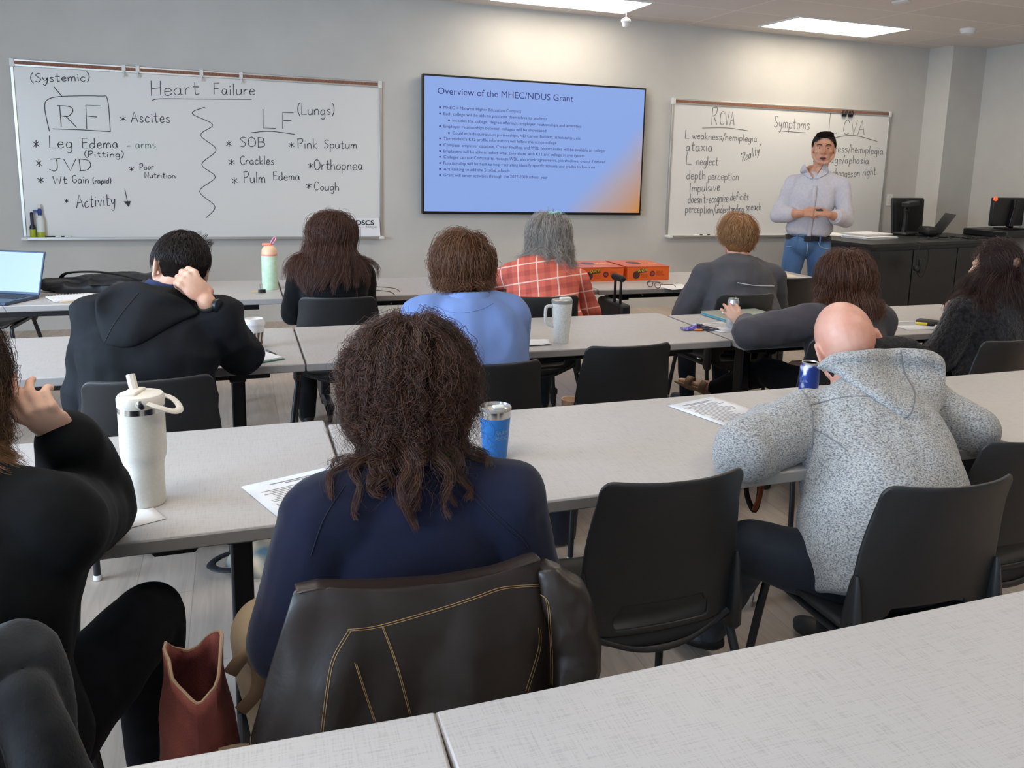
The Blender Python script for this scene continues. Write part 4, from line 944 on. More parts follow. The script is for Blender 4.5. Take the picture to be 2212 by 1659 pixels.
    # clicker
    w = V(j['wrL'])+er*.135+ef*.02+V(0, 0, .035); t = thing('clicker', 'small black presentation clicker between the hands of the standing man', 'remote', w)
    g = MB(); g.box((0, 0, 0), (.055, .016, .013), Matrix((er, ef, V(0, 0, 1))).transposed()); g.build('body', M['black_plastic'], t, bevel=.005)
    g = MB(); g.ell(er*.01+V(0, 0, .009), (.006, .006, .003)); g.build('button', mat('red_button', (150, 40, 36), .4), t)
    return root
presenter()

# ---- front row: woman with long straight hair, dark top
j = seated(dict(pel=(.45, 4.32, .56), che=(.45, 4.39, .84), nk=(.455, 4.42, .985), hd=(.455, 4.46, 1.088), shL=(.305, 4.42, .905), shR=(.60, 4.43, .885), elL=(.25, 4.5, .68), elR=(.64, 4.5, .66), wrL=(.36, 4.76, .78), wrR=(.56, 4.77, .78)))
W3, ax, _ = person('woman with long straight brown hair and black top below the left whiteboard', j, (.62, .78, 0), hk=.97, top=M['black_cloth'], topname='sweater', bottom=M['black_trouser'], shoes=M['shoe_black'], tw=.92, td=.9, nr=.05, ears=False, male=False)
hm = hair_mat('brown_hair', (58, 37, 31), (96, 62, 48), .36)
cap = hair_cap(W3, hm, j['hd'], ax, [((0, -.018, .03), (.086, .102, .098)), ((0, -.05, -.06), (.085, .065, .10)), ((-.02, -.065, -.15), (.10, .05, .10))], .007)
ls = drop(.20, .30)
MASKW = lambda x, y, z: (y < .55) & ((z > .25) | (y < .18)) & (z > -.55)
hair_strands('hair_strands', cap, hm, V(j['hd'])+V(0, 0, .012), ax, (.086, .104, .100), 11000, MASKW, ls, 24, crown=(.12, .1, .98), grav=.22, stiff=.78, layer=(.003, .028), colliders=torso_cols(j, .012, .9), wild=.03, inward=.9, back=.03, radius=.00055, seed=3, clumps=700, clump=.35, curl=.006, freq=2.5, curl_from=.4)
g = MB(); c0 = V(j['nk']); g.tube(crom([c0+V(-.07, .0, .0), c0+V(-.04, -.07, .02), c0+V(.04, -.07, .02), c0+V(.08, 0, .01), c0+V(.10, .06, -.01)], 5), .022, 10, flat=1.4); under(fuse(g, 'collar', M['black_cloth'], None, .007, 3), W3)

# ---- front row: woman with long grey hair, coral plaid shirt
def plaid_mat():
    m = mat('coral_plaid_flannel', (206, 104, 88), .85, spec=.2); t = NT(m); tc = t.n('ShaderNodeTexCoord'); mp = t.n('ShaderNodeMapping'); mp.inputs['Rotation'].default_value = (0.2, .12, .5)
    t.l(tc.outputs['Object'], mp.inputs[0]); sp = t.n('ShaderNodeSeparateXYZ'); t.l(mp.outputs[0], sp.inputs[0]); acc = None
    for ax_, per in (('X', .105), ('Z', .10)):
        a = t.n('ShaderNodeMath', operation='PINGPONG'); t.l(sp.outputs[ax_], a.inputs[0]); a.inputs[1].default_value = per/2
        b = t.n('ShaderNodeMath', operation='LESS_THAN'); t.l(a.outputs[0], b.inputs[0]); b.inputs[1].default_value = .0035
        c = t.n('ShaderNodeMath', operation='GREATER_THAN'); t.l(a.outputs[0], c.inputs[0]); c.inputs[1].default_value = per*.36
        d = t.n('ShaderNodeMath', operation='MULTIPLY_ADD'); t.l(c.outputs[0], d.inputs[0]); d.inputs[1].default_value = -.22; t.l(b.outputs[0], d.inputs[2])
        if acc is None: acc = d
        else:
            e = t.n('ShaderNodeMath', operation='ADD'); t.l(acc.outputs[0], e.inputs[0]); t.l(d.outputs[0], e.inputs[1]); acc = e
    mr = t.n('ShaderNodeMapRange'); mr.inputs['From Min'].default_value = -.45; mr.inputs['From Max'].default_value = 1; t.l(acc.outputs[0], mr.inputs['Value'])
    cr = t.n('ShaderNodeValToRGB'); e = cr.color_ramp.elements; e[0].color = rgba((172, 82, 74)); e[1].color = rgba((232, 196, 184)); x = e.new(.31); x.color = rgba((206, 104, 88))
    t.l(mr.outputs[0], cr.inputs[0]); t.l(cr.outputs[0], t.b.inputs['Base Color']); return m
j = seated(dict(pel=(1.56, 4.22, .56), che=(1.58, 4.36, .80), nk=(1.645, 4.46, .945), hd=(1.665, 4.52, 1.075), shL=(1.42, 4.44, .875), shR=(1.81, 4.42, .83), elL=(1.32, 4.66, .80), elR=(1.92, 4.44, .62), wrL=(1.52, 4.80, .79), wrR=(1.85, 4.72, .77)))
W5, ax, _ = person('woman with long grey hair and a coral plaid shirt leaning on the front row table', j, (.1, .97, -.2), hk=1., top=plaid_mat(), topname='plaid_shirt', bottom=M['dark_denim'], shoes=M['shoe_black'], tw=1.08, td=1.1, belly=.03, nr=.05, ears=False, male=False)
hm = hair_mat('grey_hair', (122, 114, 108), (186, 178, 170), .5)
cap = hair_cap(W5, hair_mat('grey_hair_under', (112, 104, 98), (130, 122, 114)), j['hd'], ax, [((0, -.02, .03), (.086, .104, .098)), ((0, -.055, -.07), (.095, .06, .10))], .007)
hair_strands('hair_strands', cap, hm, V(j['hd'])+V(0, 0, .012), ax, (.088, .106, .104), 12000, MASKW, drop(.06, .22), 26, crown=(.1, -.35, .95), grav=.22, stiff=.78, layer=(.002, .034), colliders=torso_cols(j, .016), wild=.06, radius=.0005, seed=5, clumps=800, clump=.2, curl=.010, freq=4, curl_from=.25)
M['scrunchie'] = fabric('green_patterned_band', (86, 148, 128), (190, 214, 200), scale=60)
R, F, U = ax; g = MB(); c0 = V(j['hd'])+U*.128-F*.05+R*.03
for i in range(9): g.ell(c0+R*(.03*math.cos(i*.7))+F*(.024*math.sin(i*.7))+U*(.006*(i % 2)), (.013, .012, .009), ax, 8, 6)
tag(fuse(g, 'hair_scrunchie', M['scrunchie'], None, .004, 1), 'green patterned hair tie on top of the long grey hair', 'hair tie')

# ---- front row: sandy haired man, dark grey jacket
M['grey_jacket'] = fabric('charcoal_grey_jacket', (70, 69, 74), (80, 79, 84), scale=4, bump=.15, sheen=.1)
j = seated(dict(pel=(2.70, 4.07, .56), che=(2.72, 4.17, .80), nk=(2.755, 4.24, .965), hd=(2.77, 4.28, 1.10), shL=(2.53, 4.20, .865), shR=(2.96, 4.19, .855), elL=(2.41, 4.22, .64), elR=(3.03, 4.22, .62), wrL=(2.66, 4.52, .78), wrR=(2.90, 4.52, .78)))
G6, ax, _ = person('man with sandy hair and a charcoal grey jacket in the front row before the presenter', j, (.15, .98, .05), hk=1.04, skin='skin_pink', top=M['grey_jacket'], topname='jacket', bottom=M['dark_denim'], shoes=M['shoe_black'], tw=1.25, td=1.2, belly=.05, tg=.022, sl_r=(.072, .066, .05), nr=.062)
hm = hair_mat('sandy_hair', (128, 86, 52), (186, 142, 100), .5)
cap = hair_cap(G6, hm, j['hd'], ax, [((0, -.02, .024), (.087, .103, .094)), ((0, -.04, -.045), (.084, .072, .062))], .006)
bald = lambda x, y, z: (y < .5) & (z > -.62) & ((z > .1) | (y < .05))
hair_strands('hair_strands', cap, hm, V(j['hd'])+V(0, 0, .020), ax, (.088, .107, .106), 9000, lambda x, y, z: bald(x, y, z) & ~((z > .86) & (y > -.38) & (y < -.18) & (np.abs(x) < .11)), drop(.0, .055), 12, crown=(0, -.3, .93), grav=.2, layer=(.001, .012), wild=.05, hug=-.6, radius=.0006, seed=6, clumps=600, clump=.3, curl=.008, freq=1.6, curl_from=.2)

# ---- second row: man in black hooded jacket
M['black_softshell'] = vary(mat('black_softshell', (20, 21, 25), .8, spec=.2), (20, 22, 25), (27, 29, 34), 9, bump=.12, bscale=400, bdist=.001)
j = seated(dict(pel=(-.285, 2.93, .56), che=(-.285, 3.0, .83), nk=(-.215, 3.10, 1.005), hd=(-.192, 3.17, 1.10), shL=(-.42, 3.02, .945), shR=(-.075, 3.03, .935), elL=(-.475, 3.06, .70), elR=(-.005, 3.12, .795), wrL=(-.38, 3.36, .785), wrR=A(446, 652, 2.965)))
hx = {'R': dict(fdir=A(402, 598, 2.985)-A(446, 652, 2.965), palm_n=(-.35, .85, -.15), thumb_side=-1, curl=1.0, curls=[.85, .95, 1.0, 1.05], thumb=(-.85, .25, .0), tcurl=.4, k=1.14)}
H2, ax, tips = person('man in a black hooded jacket leaning on his raised hand in the second row', j, (-.35, .75, -.42), up=(.18, .3, 1), hk=1.03, skin='skin', top=M['black_softshell'], topname='jacket', bottom=M['dark_denim'], shoes=M['shoe_black'], hands=hx, body_vox=.004, tw=1.08, td=1.08, tg=.024, sleeve=.68, sl_r=(.07, .062, .046), nr=.060,
                      wr=[(.012, 8, 8, 5, False), (.006, 18, 18, 10, False), (.014, 4, 4, 7, True)])
c0 = V(j['nk'])                                            # hood lying on the back
hood_on(H2, bvh(child(H2, 'jacket')), [(207, 690), (210, 640), (256, 612), (308, 610), (352, 626), (398, 648), (428, 672)], [(208, 694), (213, 712), (224, 742), (262, 752), (305, 744), (366, 710), (430, 676)], M['black_softshell'], .028, .030)
g = MB(); g.tube(crom([c0+V(.07, .03, .03), c0+V(.0, -.055, .035), c0+V(-.075, .03, .045)], 6), .014, 10, flat=1.6); under(fuse(g, 'shirt_collar', fabric('navy_shirt', (34, 44, 78), (42, 54, 90)), None, .005, 2), H2)
wr_, el_ = V(j['wrR']), V(j['elR']); dv = (wr_-el_).normalized(); wc = wr_-dv*.012          # wrist watch
t = thing('wrist_watch', 'dark round watch on the raised wrist of the man in the black hooded jacket', 'watch', wc); rt = dv.to_track_quat('Z', 'Y').to_matrix()
g = MB(); n = 24; g.rings([[rt @ V(.036*math.cos(2*PI*i/n), .033*math.sin(2*PI*i/n), z) for i in range(n)] for z in (-.011, .011)], cap=False); g.build('strap', M['rubber'], t, solid=.004)
nn = (rt @ V(.55, -.8, 0)).normalized() if False else (V(.62, -.70, .2)-dv*dv.dot(V(.62, -.70, .2))).normalized(); r2 = nn.to_track_quat('Z', 'Y').to_matrix()
g = MB(); g.lathe([(.002, .030), (.022, .030), (.0235, .036), (.0225, .043), (.019, .044), (.002, .044)], n=24, rot=r2); g.build('case', M['black_metal'], t)
hm = hair_mat('dark_brown_short_hair', (24, 18, 16), (46, 34, 29), .4); R, F, U = ax
cap = hair_cap(H2, hm, j['hd'], ax, [((0, -.02, .035), (.083, .100, .092)), ((0, -.05, -.015), (.078, .066, .066))], .005, [(.004, 50, 50, 50, False)])
hair_strands('hair_strands', cap, hm, V(j['hd'])+U*.02-F*.012, ax, (.082, .102, .098), 9000, lambda x, y, z: (y < .75) & ((z > .3) | ((y < .0) & (z > -.60) & (np.abs(x) < .62)) | ((y < .3) & (z > .0))), lambda q, r: r.uniform(.02, .05, len(q))+.025*(q[:, 2] > .6), 9, crown=(-.2, -.5, .8), grav=.05, stiff=.85, layer=(.002, .014), wild=.10, radius=.00055, seed=8, hug=-2)
hair_strands('hair_strands', cap, hm, V(j['hd'])+U*.02-F*.012, ax, (.082, .102, .098), 160, lambda x, y, z: (x > .35) & (z > .45) & (y > -.1) & (y < .5), .055, 9, crown=(-.8, -.2, .4), grav=.0, stiff=.95, layer=(.004, .03), wild=.02, radius=.0005, seed=9, sweep=(1.2, -.2, .12), clumps=12, clump=.7, hug=9)

# ---- second row: woman in light blue sweatshirt
M['blue_fleece'] = fabric('light_blue_sweatshirt', (108, 132, 184), (118, 142, 194), scale=5, bump=.12, sheen=.15)
j = seated(dict(pel=(.78, 2.86, .56), che=(.785, 2.93, .82), nk=(.785, 2.985, .99), hd=(.785, 3.05, 1.108), shL=(.625, 2.97, .915), shR=(.935, 2.97, .915), elL=(.57, 3.06, .72), elR=(.975, 3.05, .70), wrL=(.68, 3.34, .785), wrR=(.88, 3.34, .785)))
B4, ax, _ = person('woman with short brown hair in a light blue sweatshirt in the second row', j, (.1, .98, .1), hk=1., top=M['blue_fleece'], topname='sweatshirt', bottom=M['dark_denim'], shoes=M['shoe_black'], tw=1.10, td=1.05, tg=.022, sl_r=(.070, .066, .05), belly=.02, nr=.052, ears=False, male=False, wr=[(.010, 7, 7, 4, False), (.006, 16, 16, 8, False), (.012, 5, 5, 4, True)])
g = MB(); c0 = V(j['nk']); g.tube(crom([c0+V(-.08, .03, -.01), c0+V(-.055, -.065, .012), c0+V(0, -.085, .016), c0+V(.055, -.065, .012), c0+V(.08, .03, -.01)], 5), .016, 10, flat=1.7); under(fuse(g, 'neckband', M['blue_fleece'], None, .006, 2), B4)
hm = hair_mat('warm_brown_hair', (72, 46, 32), (124, 84, 56), .4)
cap = hair_cap(B4, hm, j['hd'], ax, [((0, -.018, .03), (.090, .106, .096)), ((0, -.045, -.035), (.100, .082, .07))], .006)
hair_strands('hair_strands', cap, hm, V(j['hd'])+V(0, 0, .012), ax, (.090, .107, .100), 10000, lambda x, y, z: (y < .7) & (z > -.5) & ((z > .2) | (y < .3)), drop(.02, .075), 18, crown=(.2, -.1, .96), grav=.25, stiff=.75, layer=(.003, .022), colliders=torso_cols(j, .02), wild=.05, radius=.0006, seed=10, clumps=700, clump=.35, curl=.008, freq=1.5, curl_from=.35)

# ---- second row: woman holding a can
M['grey_quarterzip'] = fabric('dark_grey_pullover', (66, 63, 68), (76, 73, 78), scale=5, bump=.12)
can_p = V(2.215, 3.42, T)
j = dict(pel=(2.46, 2.90, .55), che=(2.50, 2.95, .77), nk=(2.535, 2.99, .915), hd=(2.535, 3.03, 1.022), shL=(2.35, 2.98, .845), shR=(2.69, 2.97, .835), elL=(2.055, 3.03, .80), elR=(2.72, 3.02, .62), wrL=A(1611, 706, 3.345), wrR=(2.50, 3.17, .60), hipR=(1, -.1, 0))
j.update(knL=(2.40, 3.36, .52), anL=A(1545, 838, 3.72), toeL=A(1473, 814, 3.86), knR=(2.62, 3.32, .50), anR=(2.58, 3.35, .085), toeR=(2.55, 3.50, .06))
hx = {'L': dict(fdir=A(1582, 672, 3.375)-A(1611, 706, 3.345), palm_n=(.35, .93, .1), thumb_side=1, curls=[.50, .50, .52, .58], curl=.4, spread=.35, thumb=(.12, .35, .95), tcurl=.25),
      'R': dict(fdir=(-.85, .35, -.1), palm_n=(-.1, .3, -.9), thumb_side=1, curl=.55)}
W7, ax, tips = person('woman with straight brown hair in a dark grey pullover reaching for a can', j, (.0, .99, .02), hk=.98, top=M['grey_quarterzip'], topname='pullover', bottom=M['black_trouser'], hands=hx, body_vox=.004, sleeve=.90, tw=.98, td=.95, tg=.018, nr=.05, ears=False, male=False, sl_r=(.066, .060, .044))
for p_, d_ in tips['R'][:4]:
    g = MB(); g.ell(p_+d_*.004+V(0, -.004, .004), (.005, .007, .003)); under(g.build('nail', M['nail']), W7)
hm = hair_mat('chestnut_hair', (66, 40, 30), (106, 68, 50), .33)
cap = hair_cap(W7, hm, j['hd'], ax, [((0, -.018, .03), (.090, .104, .100)), ((0, -.045, -.05), (.094, .07, .09)), ((0, -.06, -.13), (.10, .05, .08))], .007)
hair_strands('hair_strands', cap, hm, V(j['hd'])+V(0, 0, .012), ax, (.091, .106, .104), 11000, MASKW, drop(.13, .18), 24, crown=(0, .1, .99), grav=.24, stiff=.78, layer=(.002, .024), colliders=torso_cols(j, .012), wild=.02, inward=.6, back=.03, radius=.00055, seed=12, clumps=800, clump=.3, curl=.003, freq=1.2, curl_from=.6)
g = MB(); c0 = V(j['nk']); g.tube(crom([c0+V(-.13, .02, -.035), c0+V(-.10, -.05, -.01), c0+V(0, -.08, .0), c0+V(.09, -.04, -.01), c0+V(.11, .03, -.03)], 5), .016, 10, flat=1.5); under(fuse(g, 'collar', M['black_cloth'], None, .006, 2), W7)
M['sandal'] = mat('tan_leather_sandal', (132, 108, 82), .6)
a, b = V(j['anL']), V(j['toeL']); dF = (b-a).normalized(); Rs, Fs, Us = basis(dF, (0, .5, 1)); g = MB(); f = MB()
g.ell(a.lerp(b, .55)-Us*.035, (.045, .125, .014), (Rs, Fs, Us)); under(fuse(g, 'sandal_sole', M['sandal'], None, .006, 2), W7)
f.cap(a, a.lerp(b, .4)-Us*.012, .036, .032).ell(a.lerp(b, .7)-Us*.018, (.04, .075, .018), (Rs, Fs, Us)); under(fuse(f, 'foot', M['skin'], None, .006, 3), W7)
for fr in (.30, .72):
    g = MB(); n = 16; c1 = a.lerp(b, fr)-Us*.016; g.rings([[c1+Fs*z+Rs*(.046*math.cos(2*PI*i/n))+Us*(.034*math.sin(2*PI*i/n)) for i in range(n)] for z in (-.018, .018)], cap=False); under(g.build('sandal_strap', M['sandal'], solid=.004), W7)

# ---- second row: woman with hair clips, black textured sweater
M['boucle'] = vary(mat('black_boucle_knit', (26, 25, 27), .95, spec=.15, sheen=.3), (18, 17, 19), (46, 44, 47), 55, detail=6, bump=1., bscale=120, bdist=.006)
j = seated(dict(pel=(3.38, 2.92, .56), che=(3.40, 2.96, .79), nk=(3.42, 3.0, .945), hd=(3.435, 3.05, 1.047), shL=(3.235, 2.99, .85), shR=(3.58, 2.98, .85), elL=(3.13, 3.02, .64), elR=(3.66, 3.05, .66), wrL=(3.30, 3.22, .63), wrR=(3.55, 3.32, .785)), .1)
W8, ax, _ = person('woman with dark pinned hair and a black textured sweater at the right edge', j, (-.17, .98, 0), hk=1., skin='skin', top=M['boucle'], topname='sweater', bottom=M['black_trouser'], shoes=M['shoe_black'], tw=1.05, td=1.05, tg=.024, sl_r=(.074, .068, .05), nr=.05, male=False, body_vox=.006, wr=[(.006, 10, 10, 8, False), (.0035, 70, 70, 70, False)], topvox=.007)
hm = hair_mat('dark_brown_hair', (36, 23, 21), (66, 42, 36), .36); R, F, U = ax
cap = hair_cap(W8, hm, j['hd'], ax, [((0, -.044, .044), (.080, .086, .088)), ((.02, -.075, -.06), (.085, .055, .10)), ((.03, -.075, -.16), (.10, .045, .10)), ((.02, -.07, .09), (.05, .05, .035))], .007)
hair_strands('hair_strands', cap, hm, V(j['hd'])+V(0, 0, .012), ax, (.084, .104, .104), 12000, lambda x, y, z: (y < .30) & (z > -.5) & ((z > .42) | ((z > .25) & (y < .1)) | (y < -.25)), drop(.20, .30), 26, crown=(0, .95, .3), grav=.12, stiff=.8, back=.35, hug=-.05, layer=(.003, .03), colliders=torso_cols(j, .02), wild=.04, radius=.00055, seed=14, clumps=800, clump=.35, curl=.006, freq=2, curl_from=.4, sweep=(.0, -.3, .15))
cx = V(j['hd'])
g = MB(); a0 = cx-R*.088+F*.0+U*.012; a1 = cx-R*.072-F*.075+U*.055
g.tube([a0.lerp(a1, i/13)+(U*.9+F*.2)*(.010*math.sin(PI*i/13))-R*(.013*math.sin(PI*i/13)) for i in range(14)]+[a0.lerp(a1, i/13)-(U*.9+F*.2)*(.010*math.sin(PI*i/13))-R*(.013*math.sin(PI*i/13)) for i in range(13, -1, -1)], .002, 6, closed=True)
tag(g.build('hair_clip', mat('bronze_clip', (96, 78, 62), .35, .6)), 'slim oval snap clip holding the dark hair above the ear', 'hair clip')
g = MB(); c0 = cx-R*.03-F*.125+U*.05
for i in range(7): g.ell(c0+R*(.016*math.cos(i*.9))-F*.008+U*(.016*math.sin(i*.9)), (.011, .009, .011), ax, 8, 6)
g.ell(c0-F*.014, (.01, .008, .01)); tag(fuse(g, 'hair_rosette', mat('bronze_rosette', (120, 92, 80), .4, .3), None, .003, 1), 'small bronze rosette pinned at the back of the dark hair', 'hair clip')

# ---- third row: bald man in grey fleece
M['heather'] = vary(mat('grey_heather_fleece', (150, 152, 154), .95, spec=.1, sheen=.2), (100, 102, 108), (180, 179, 176), 330, detail=2, bump=.25, bscale=420, bdist=.002, stretch=(.6, .6, 1.2), lo=.32, hi=.6)
j = dict(pel=(1.52, 1.56, .52), che=(1.60, 1.72, .735), nk=(1.665, 1.89, .868), hd=(1.700, 2.0, .985), shL=(1.455, 1.83, .825), shR=(1.865, 1.85, .83), elL=(1.185, 1.735, .785), elR=(1.945, 1.735, .775), wrL=(1.42, 1.93, .785), wrR=(1.76, 1.98, .785), bend=(0, -.03, .02), hipR=(1, .25, 0))
j.update(knL=(1.21, 1.72, .535), anL=(1.33, 2.06, .085), toeL=(1.28, 2.2, .06), knR=(1.70, 1.98, .53), anR=(1.70, 1.95, .085), toeR=(1.70, 2.1, .06), hipLo=(-.10, .02, 0), hipRo=(.09, .02, 0))
B9, ax, _ = person('bald man in a grey heathered fleece hoodie leaning on the third row table', j, (.42, .84, -.34), up=(-.32, .05, 1), hk=1.12, skin='skin_pink', top=M['heather'], topname='fleece_jacket', bottom=M['dark_denim'], shoes=M['shoe_black'], body_vox=.0045, tw=1.20, td=1.16, tg=.026, belly=.035, sl_r=(.070, .067, .052), nr=.066, sleeve=.98, topvox=.008, hem=-.02,
                  wr=[(.012, 7, 7, 5, False), (.006, 16, 16, 10, False)])
c0 = V(j['nk'])
hood_on(B9, bvh(child(B9, 'fleece_jacket')), [(1764, 792), (1785, 774), (1815, 762), (1880, 755), (1941, 752), (2000, 756), (2036, 772), (2044, 792)], [(1766, 796), (1800, 806), (1854, 841), (1912, 879), (1955, 907), (2008, 913), (2036, 880), (2045, 800)], M['heather'], .030, .040)
g = MB(); g.tube(crom([A(1800, 810, 1.95), A(1828, 785, 1.93), A(1870, 764, 1.93), A(1910, 752, 1.93), A(1955, 750, 1.94), A(1995, 766, 1.93), A(2015, 785, 1.90)], 4), [.018+.010*math.sin(PI*i/24) for i in range(25)], 12, flat=1.2)
under(fuse(g, 'hood_lining', vary(mat('black_sherpa', (26, 26, 27), .95), (18, 18, 19), (40, 40, 41), 90, bump=1., bscale=120, bdist=.004), None, .005, 2, [(.005, 60, 60, 60, False)]), B9)
M['seam'] = mat('fleece_seam', (120, 122, 126), .9); M['brown_tab'] = mat('brown_leather_tab', (96, 66, 56), .6)

# ---- third row: woman with curly dark hair, navy sweatshirt
M['navy'] = fabric('navy_sweatshirt', (21, 24, 44), (26, 30, 52), scale=5, bump=.2, bscale=420, sheen=.25)
j = dict(pel=(.275, 1.475, .55), che=(.285, 1.475, .785), nk=(.292, 1.475, .945), hd=(.293, 1.535, 1.075), shL=(.125, 1.44, .875), shR=(.455, 1.43, .865), elL=(.055, 1.43, .66), elR=(.515, 1.42, .66), wrL=(.17, 1.68, .63), wrR=(.42, 1.68, .63))
j.update(knL=(.035, 1.74, .50), knR=(.40, 1.86, .52), anL=(.08, 1.74, .085), anR=(.40, 1.84, .085), toeL=(.08, 1.9, .06), toeR=(.4, 2.0, .06))
M['khaki'] = fabric('khaki_cotton', (176, 154, 124), (192, 170, 140), scale=6, bump=.15)
N10, ax, _ = person('woman with curly dark brown hair in a navy sweatshirt, seen from behind in the middle', j, (.05, .99, .0), hk=.96, top=M['navy'], topname='sweatshirt', bottom=M['khaki'], shoes=M['shoe_black'], tw=1.0, td=1.0, tg=.020, sl_r=(.064, .060, .046), nr=.050, ears=False, male=False, topvox=.007, body_vox=.006, bg=.022, wr=[(.007, 8, 8, 5, False), (.0045, 20, 20, 10, False)])

g = MB(); c0 = V(j['nk']); g.tube(crom([c0+V(-.075, .03, .0), c0+V(-.05, -.055, -.005), c0+V(0, -.075, -.008), c0+V(.05, -.055, .0), c0+V(.075, .03, .012)], 5), .009, 10, flat=1.6); under(fuse(g, 'neckband', M['navy'], None, .004, 2), N10)
g = MB(); g.tube(crom([c0+V(.035, -.055, .012), c0+V(.062, -.02, .022), c0+V(.072, .04, .03)], 5), .007, 8, flat=1.8); under(g.build('undershirt_collar', mat('lime_green_cotton', (112, 168, 62), .8)), N10)
hm = hair_mat('curly_dark_hair', (30, 19, 16), (92, 58, 42), .32)
cap = hair_cap(N10, hair_mat('curly_hair_under', (26, 16, 13), (40, 25, 20), .6), j['hd'], ax, [((0, -.015, .030), (.086, .102, .090)), ((-.01, -.04, -.03), (.098, .084, .075))], .006, [(.008, 30, 30, 14, False)])
cl = torso_cols(j, .008, 1.)
hair_strands('hair_strands', cap, hm, V(j['hd'])+V(0, 0, .004), ax, (.088, .104, .100), 19000, lambda x, y, z: (y < .6) & (z > -.45) & ((z > .2) | (y < .25)), lambda q, r: np.where(r.uniform(0, 1, len(q)) < .80, drop(-.035, .035)(q, r), drop(.05, .24)(q, r)), 42, crown=(-.05, -.15, .98), grav=.22, stiff=.78,
             layer=(.002, .036), colliders=cl, wild=.022, radius=.00034, seed=21, clumps=330, clump=.72, curl=.0085, freq=3.1, curl_from=.02, inward=.35, fray=.0085)
hair_strands('flyaway_hair', cap, hm, V(j['hd'])+V(0, 0, .004), ax, (.090, .106, .104), 700, lambda x, y, z: (y < .6) & (z > -.3), drop(.0, .20), 30, crown=(0, -.1, .99), grav=.18, stiff=.8, layer=(.01, .055), colliders=cl, wild=.08, radius=.0002, seed=22, curl=.010, freq=3.2, curl_from=.1)

# ---- third row: woman at the left edge, black sweater, hand at her neck
j = dict(pel=(-.445, 1.42, .55), che=(-.445, 1.46, .80), nk=(-.455, 1.53, .985), hd=(-.490, 1.60, 1.115), shL=(-.60, 1.45, .91), shR=(-.298, 1.47, .90), elL=(-.66, 1.5, .68), elR=(-.285, 1.77, .795), wrL=(-.5, 1.72, .78), wrR=A(143, 938, 1.66), hipR=(1, -.05, 0))
j.update(knL=(-.55, 1.82, .53), knR=(-.20, 1.78, .555), anL=(-.55, 1.8, .085), anR=(-.2, 1.76, .085), toeL=(-.55, 1.95, .06), toeR=(-.2, 1.91, .06))
fd = (A(50, 880, 1.60)-j['wrR']); M['black_knit'] = fabric('black_knit', (10, 11, 12), (15, 16, 18), scale=20, bump=.3, bscale=300, sheen=.05)
hx = {'R': dict(fdir=fd+V(0, 0, .01), palm_n=(-.3, .6, .75), thumb_side=1, curls=[.55, .6, .75, .9], curl=.6, thumb=(-.6, .2, .8), tcurl=.4, k=.95)}
L11, ax, tips = person('woman in black with long hair at the left edge, her hand raised to her neck', j, (.25, .95, -.05), hk=1., top=M['black_knit'], topname='sweater', bottom=M['black_trouser'], shoes=M['shoe_black'], hands=hx, body_vox=.0038, sleeve=.90, tw=1.02, td=1.02, tg=.022, sl_r=(.070, .066, .044), nr=.05, male=False, wr=[(.009, 9, 9, 6, False), (.004, 22, 22, 13, False)])
hm = hair_mat('ombre_hair', (40, 27, 22), (150, 108, 70), .4)
t = NT(hm); hi = next(n for n in t.t.nodes if n.type == 'HAIR_INFO'); mm = t.n('ShaderNodeMath', operation='MULTIPLY_ADD'); t.l(hi.outputs['Intercept'], mm.inputs[0]); mm.inputs[1].default_value = .9
m5 = t.n('ShaderNodeMath', operation='MULTIPLY_ADD'); t.l(hi.outputs['Random'], m5.inputs[0]); m5.inputs[1].default_value = .5; m5.inputs[2].default_value = -.45; t.l(m5.outputs[0], mm.inputs[2])
cr = next(n for n in t.t.nodes if n.type == 'VALTORGB'); t.l(mm.outputs[0], cr.inputs[0])
cap = hair_cap(L11, hair_mat('dark_hair_under', (36, 25, 21), (50, 34, 28)), j['hd'], ax, [((0, -.018, .03), (.086, .102, .098)), ((0, -.05, -.05), (.085, .065, .09))], .007)
hair_strands('hair_strands', cap, hm, V(j['hd'])+V(0, 0, .008), ax, (.088, .105, .102), 12000, lambda x, y, z: (y < .6) & (z > -.55) & ((z > .2) | (y < .35)), drop(.06, .16), 30, crown=(0, -.1, .99), grav=.22, stiff=.78, layer=(.002, .03), colliders=torso_cols(j, .01), wild=.05, radius=.0003, seed=23, clumps=500, clump=.6, curl=.011, freq=2.6, curl_from=.3)

# ================================================================== seams and pieces laid on the clothes
def lay(tree, pts, off=.001, n=6):
    """Points of a seam dropped on the cloth it is sewn into."""
    out = []
    for u, v, _ in crom([(a, b, 0) for a, b in pts], n):
        h = tree.ray_cast(CAM, ray(u, v).normalized())
        if h[0] is not None: out.append(h[0]+h[1]*(off if h[1].dot(ray(u, v)) < 0 else -off))
    return out
def seams(root, tree, lines, m, r=.0016, name='seam', off=.0004):
    for ln in lines:
        p = lay(tree, ln, off)
        if len(p) > 1: under_tree(MB().tube(p, r, 6).build(name, m), root)
tr = bvh(child(B9, 'fleece_jacket'), child(B9, 'hood'))
seams(B9, tr, [[(1748, 876), (1822, 858), (1878, 856)], [(1722, 829), (1744, 862), (1755, 900), (1754, 984)], [(1758, 927), (1800, 950), (1830, 974)]], M['seam'], .0018)
seams(B9, tr, [[(1945, 752), (1952, 800), (1975, 848), (1968, 890), (1952, 904)]], M['seam'], .002)
h = tr.ray_cast(CAM, ray(1647, 869).normalized())
if h[0] is not None:
    r2 = h[1].to_track_quat('Z', 'Y').to_matrix(); g = MB().box((0, 0, 0), (.034, .016, .003), r2); g.v = [tuple(V(q)+h[0]) for q in g.v]; under_tree(g.build('sleeve_tab', M['brown_tab']), B9)
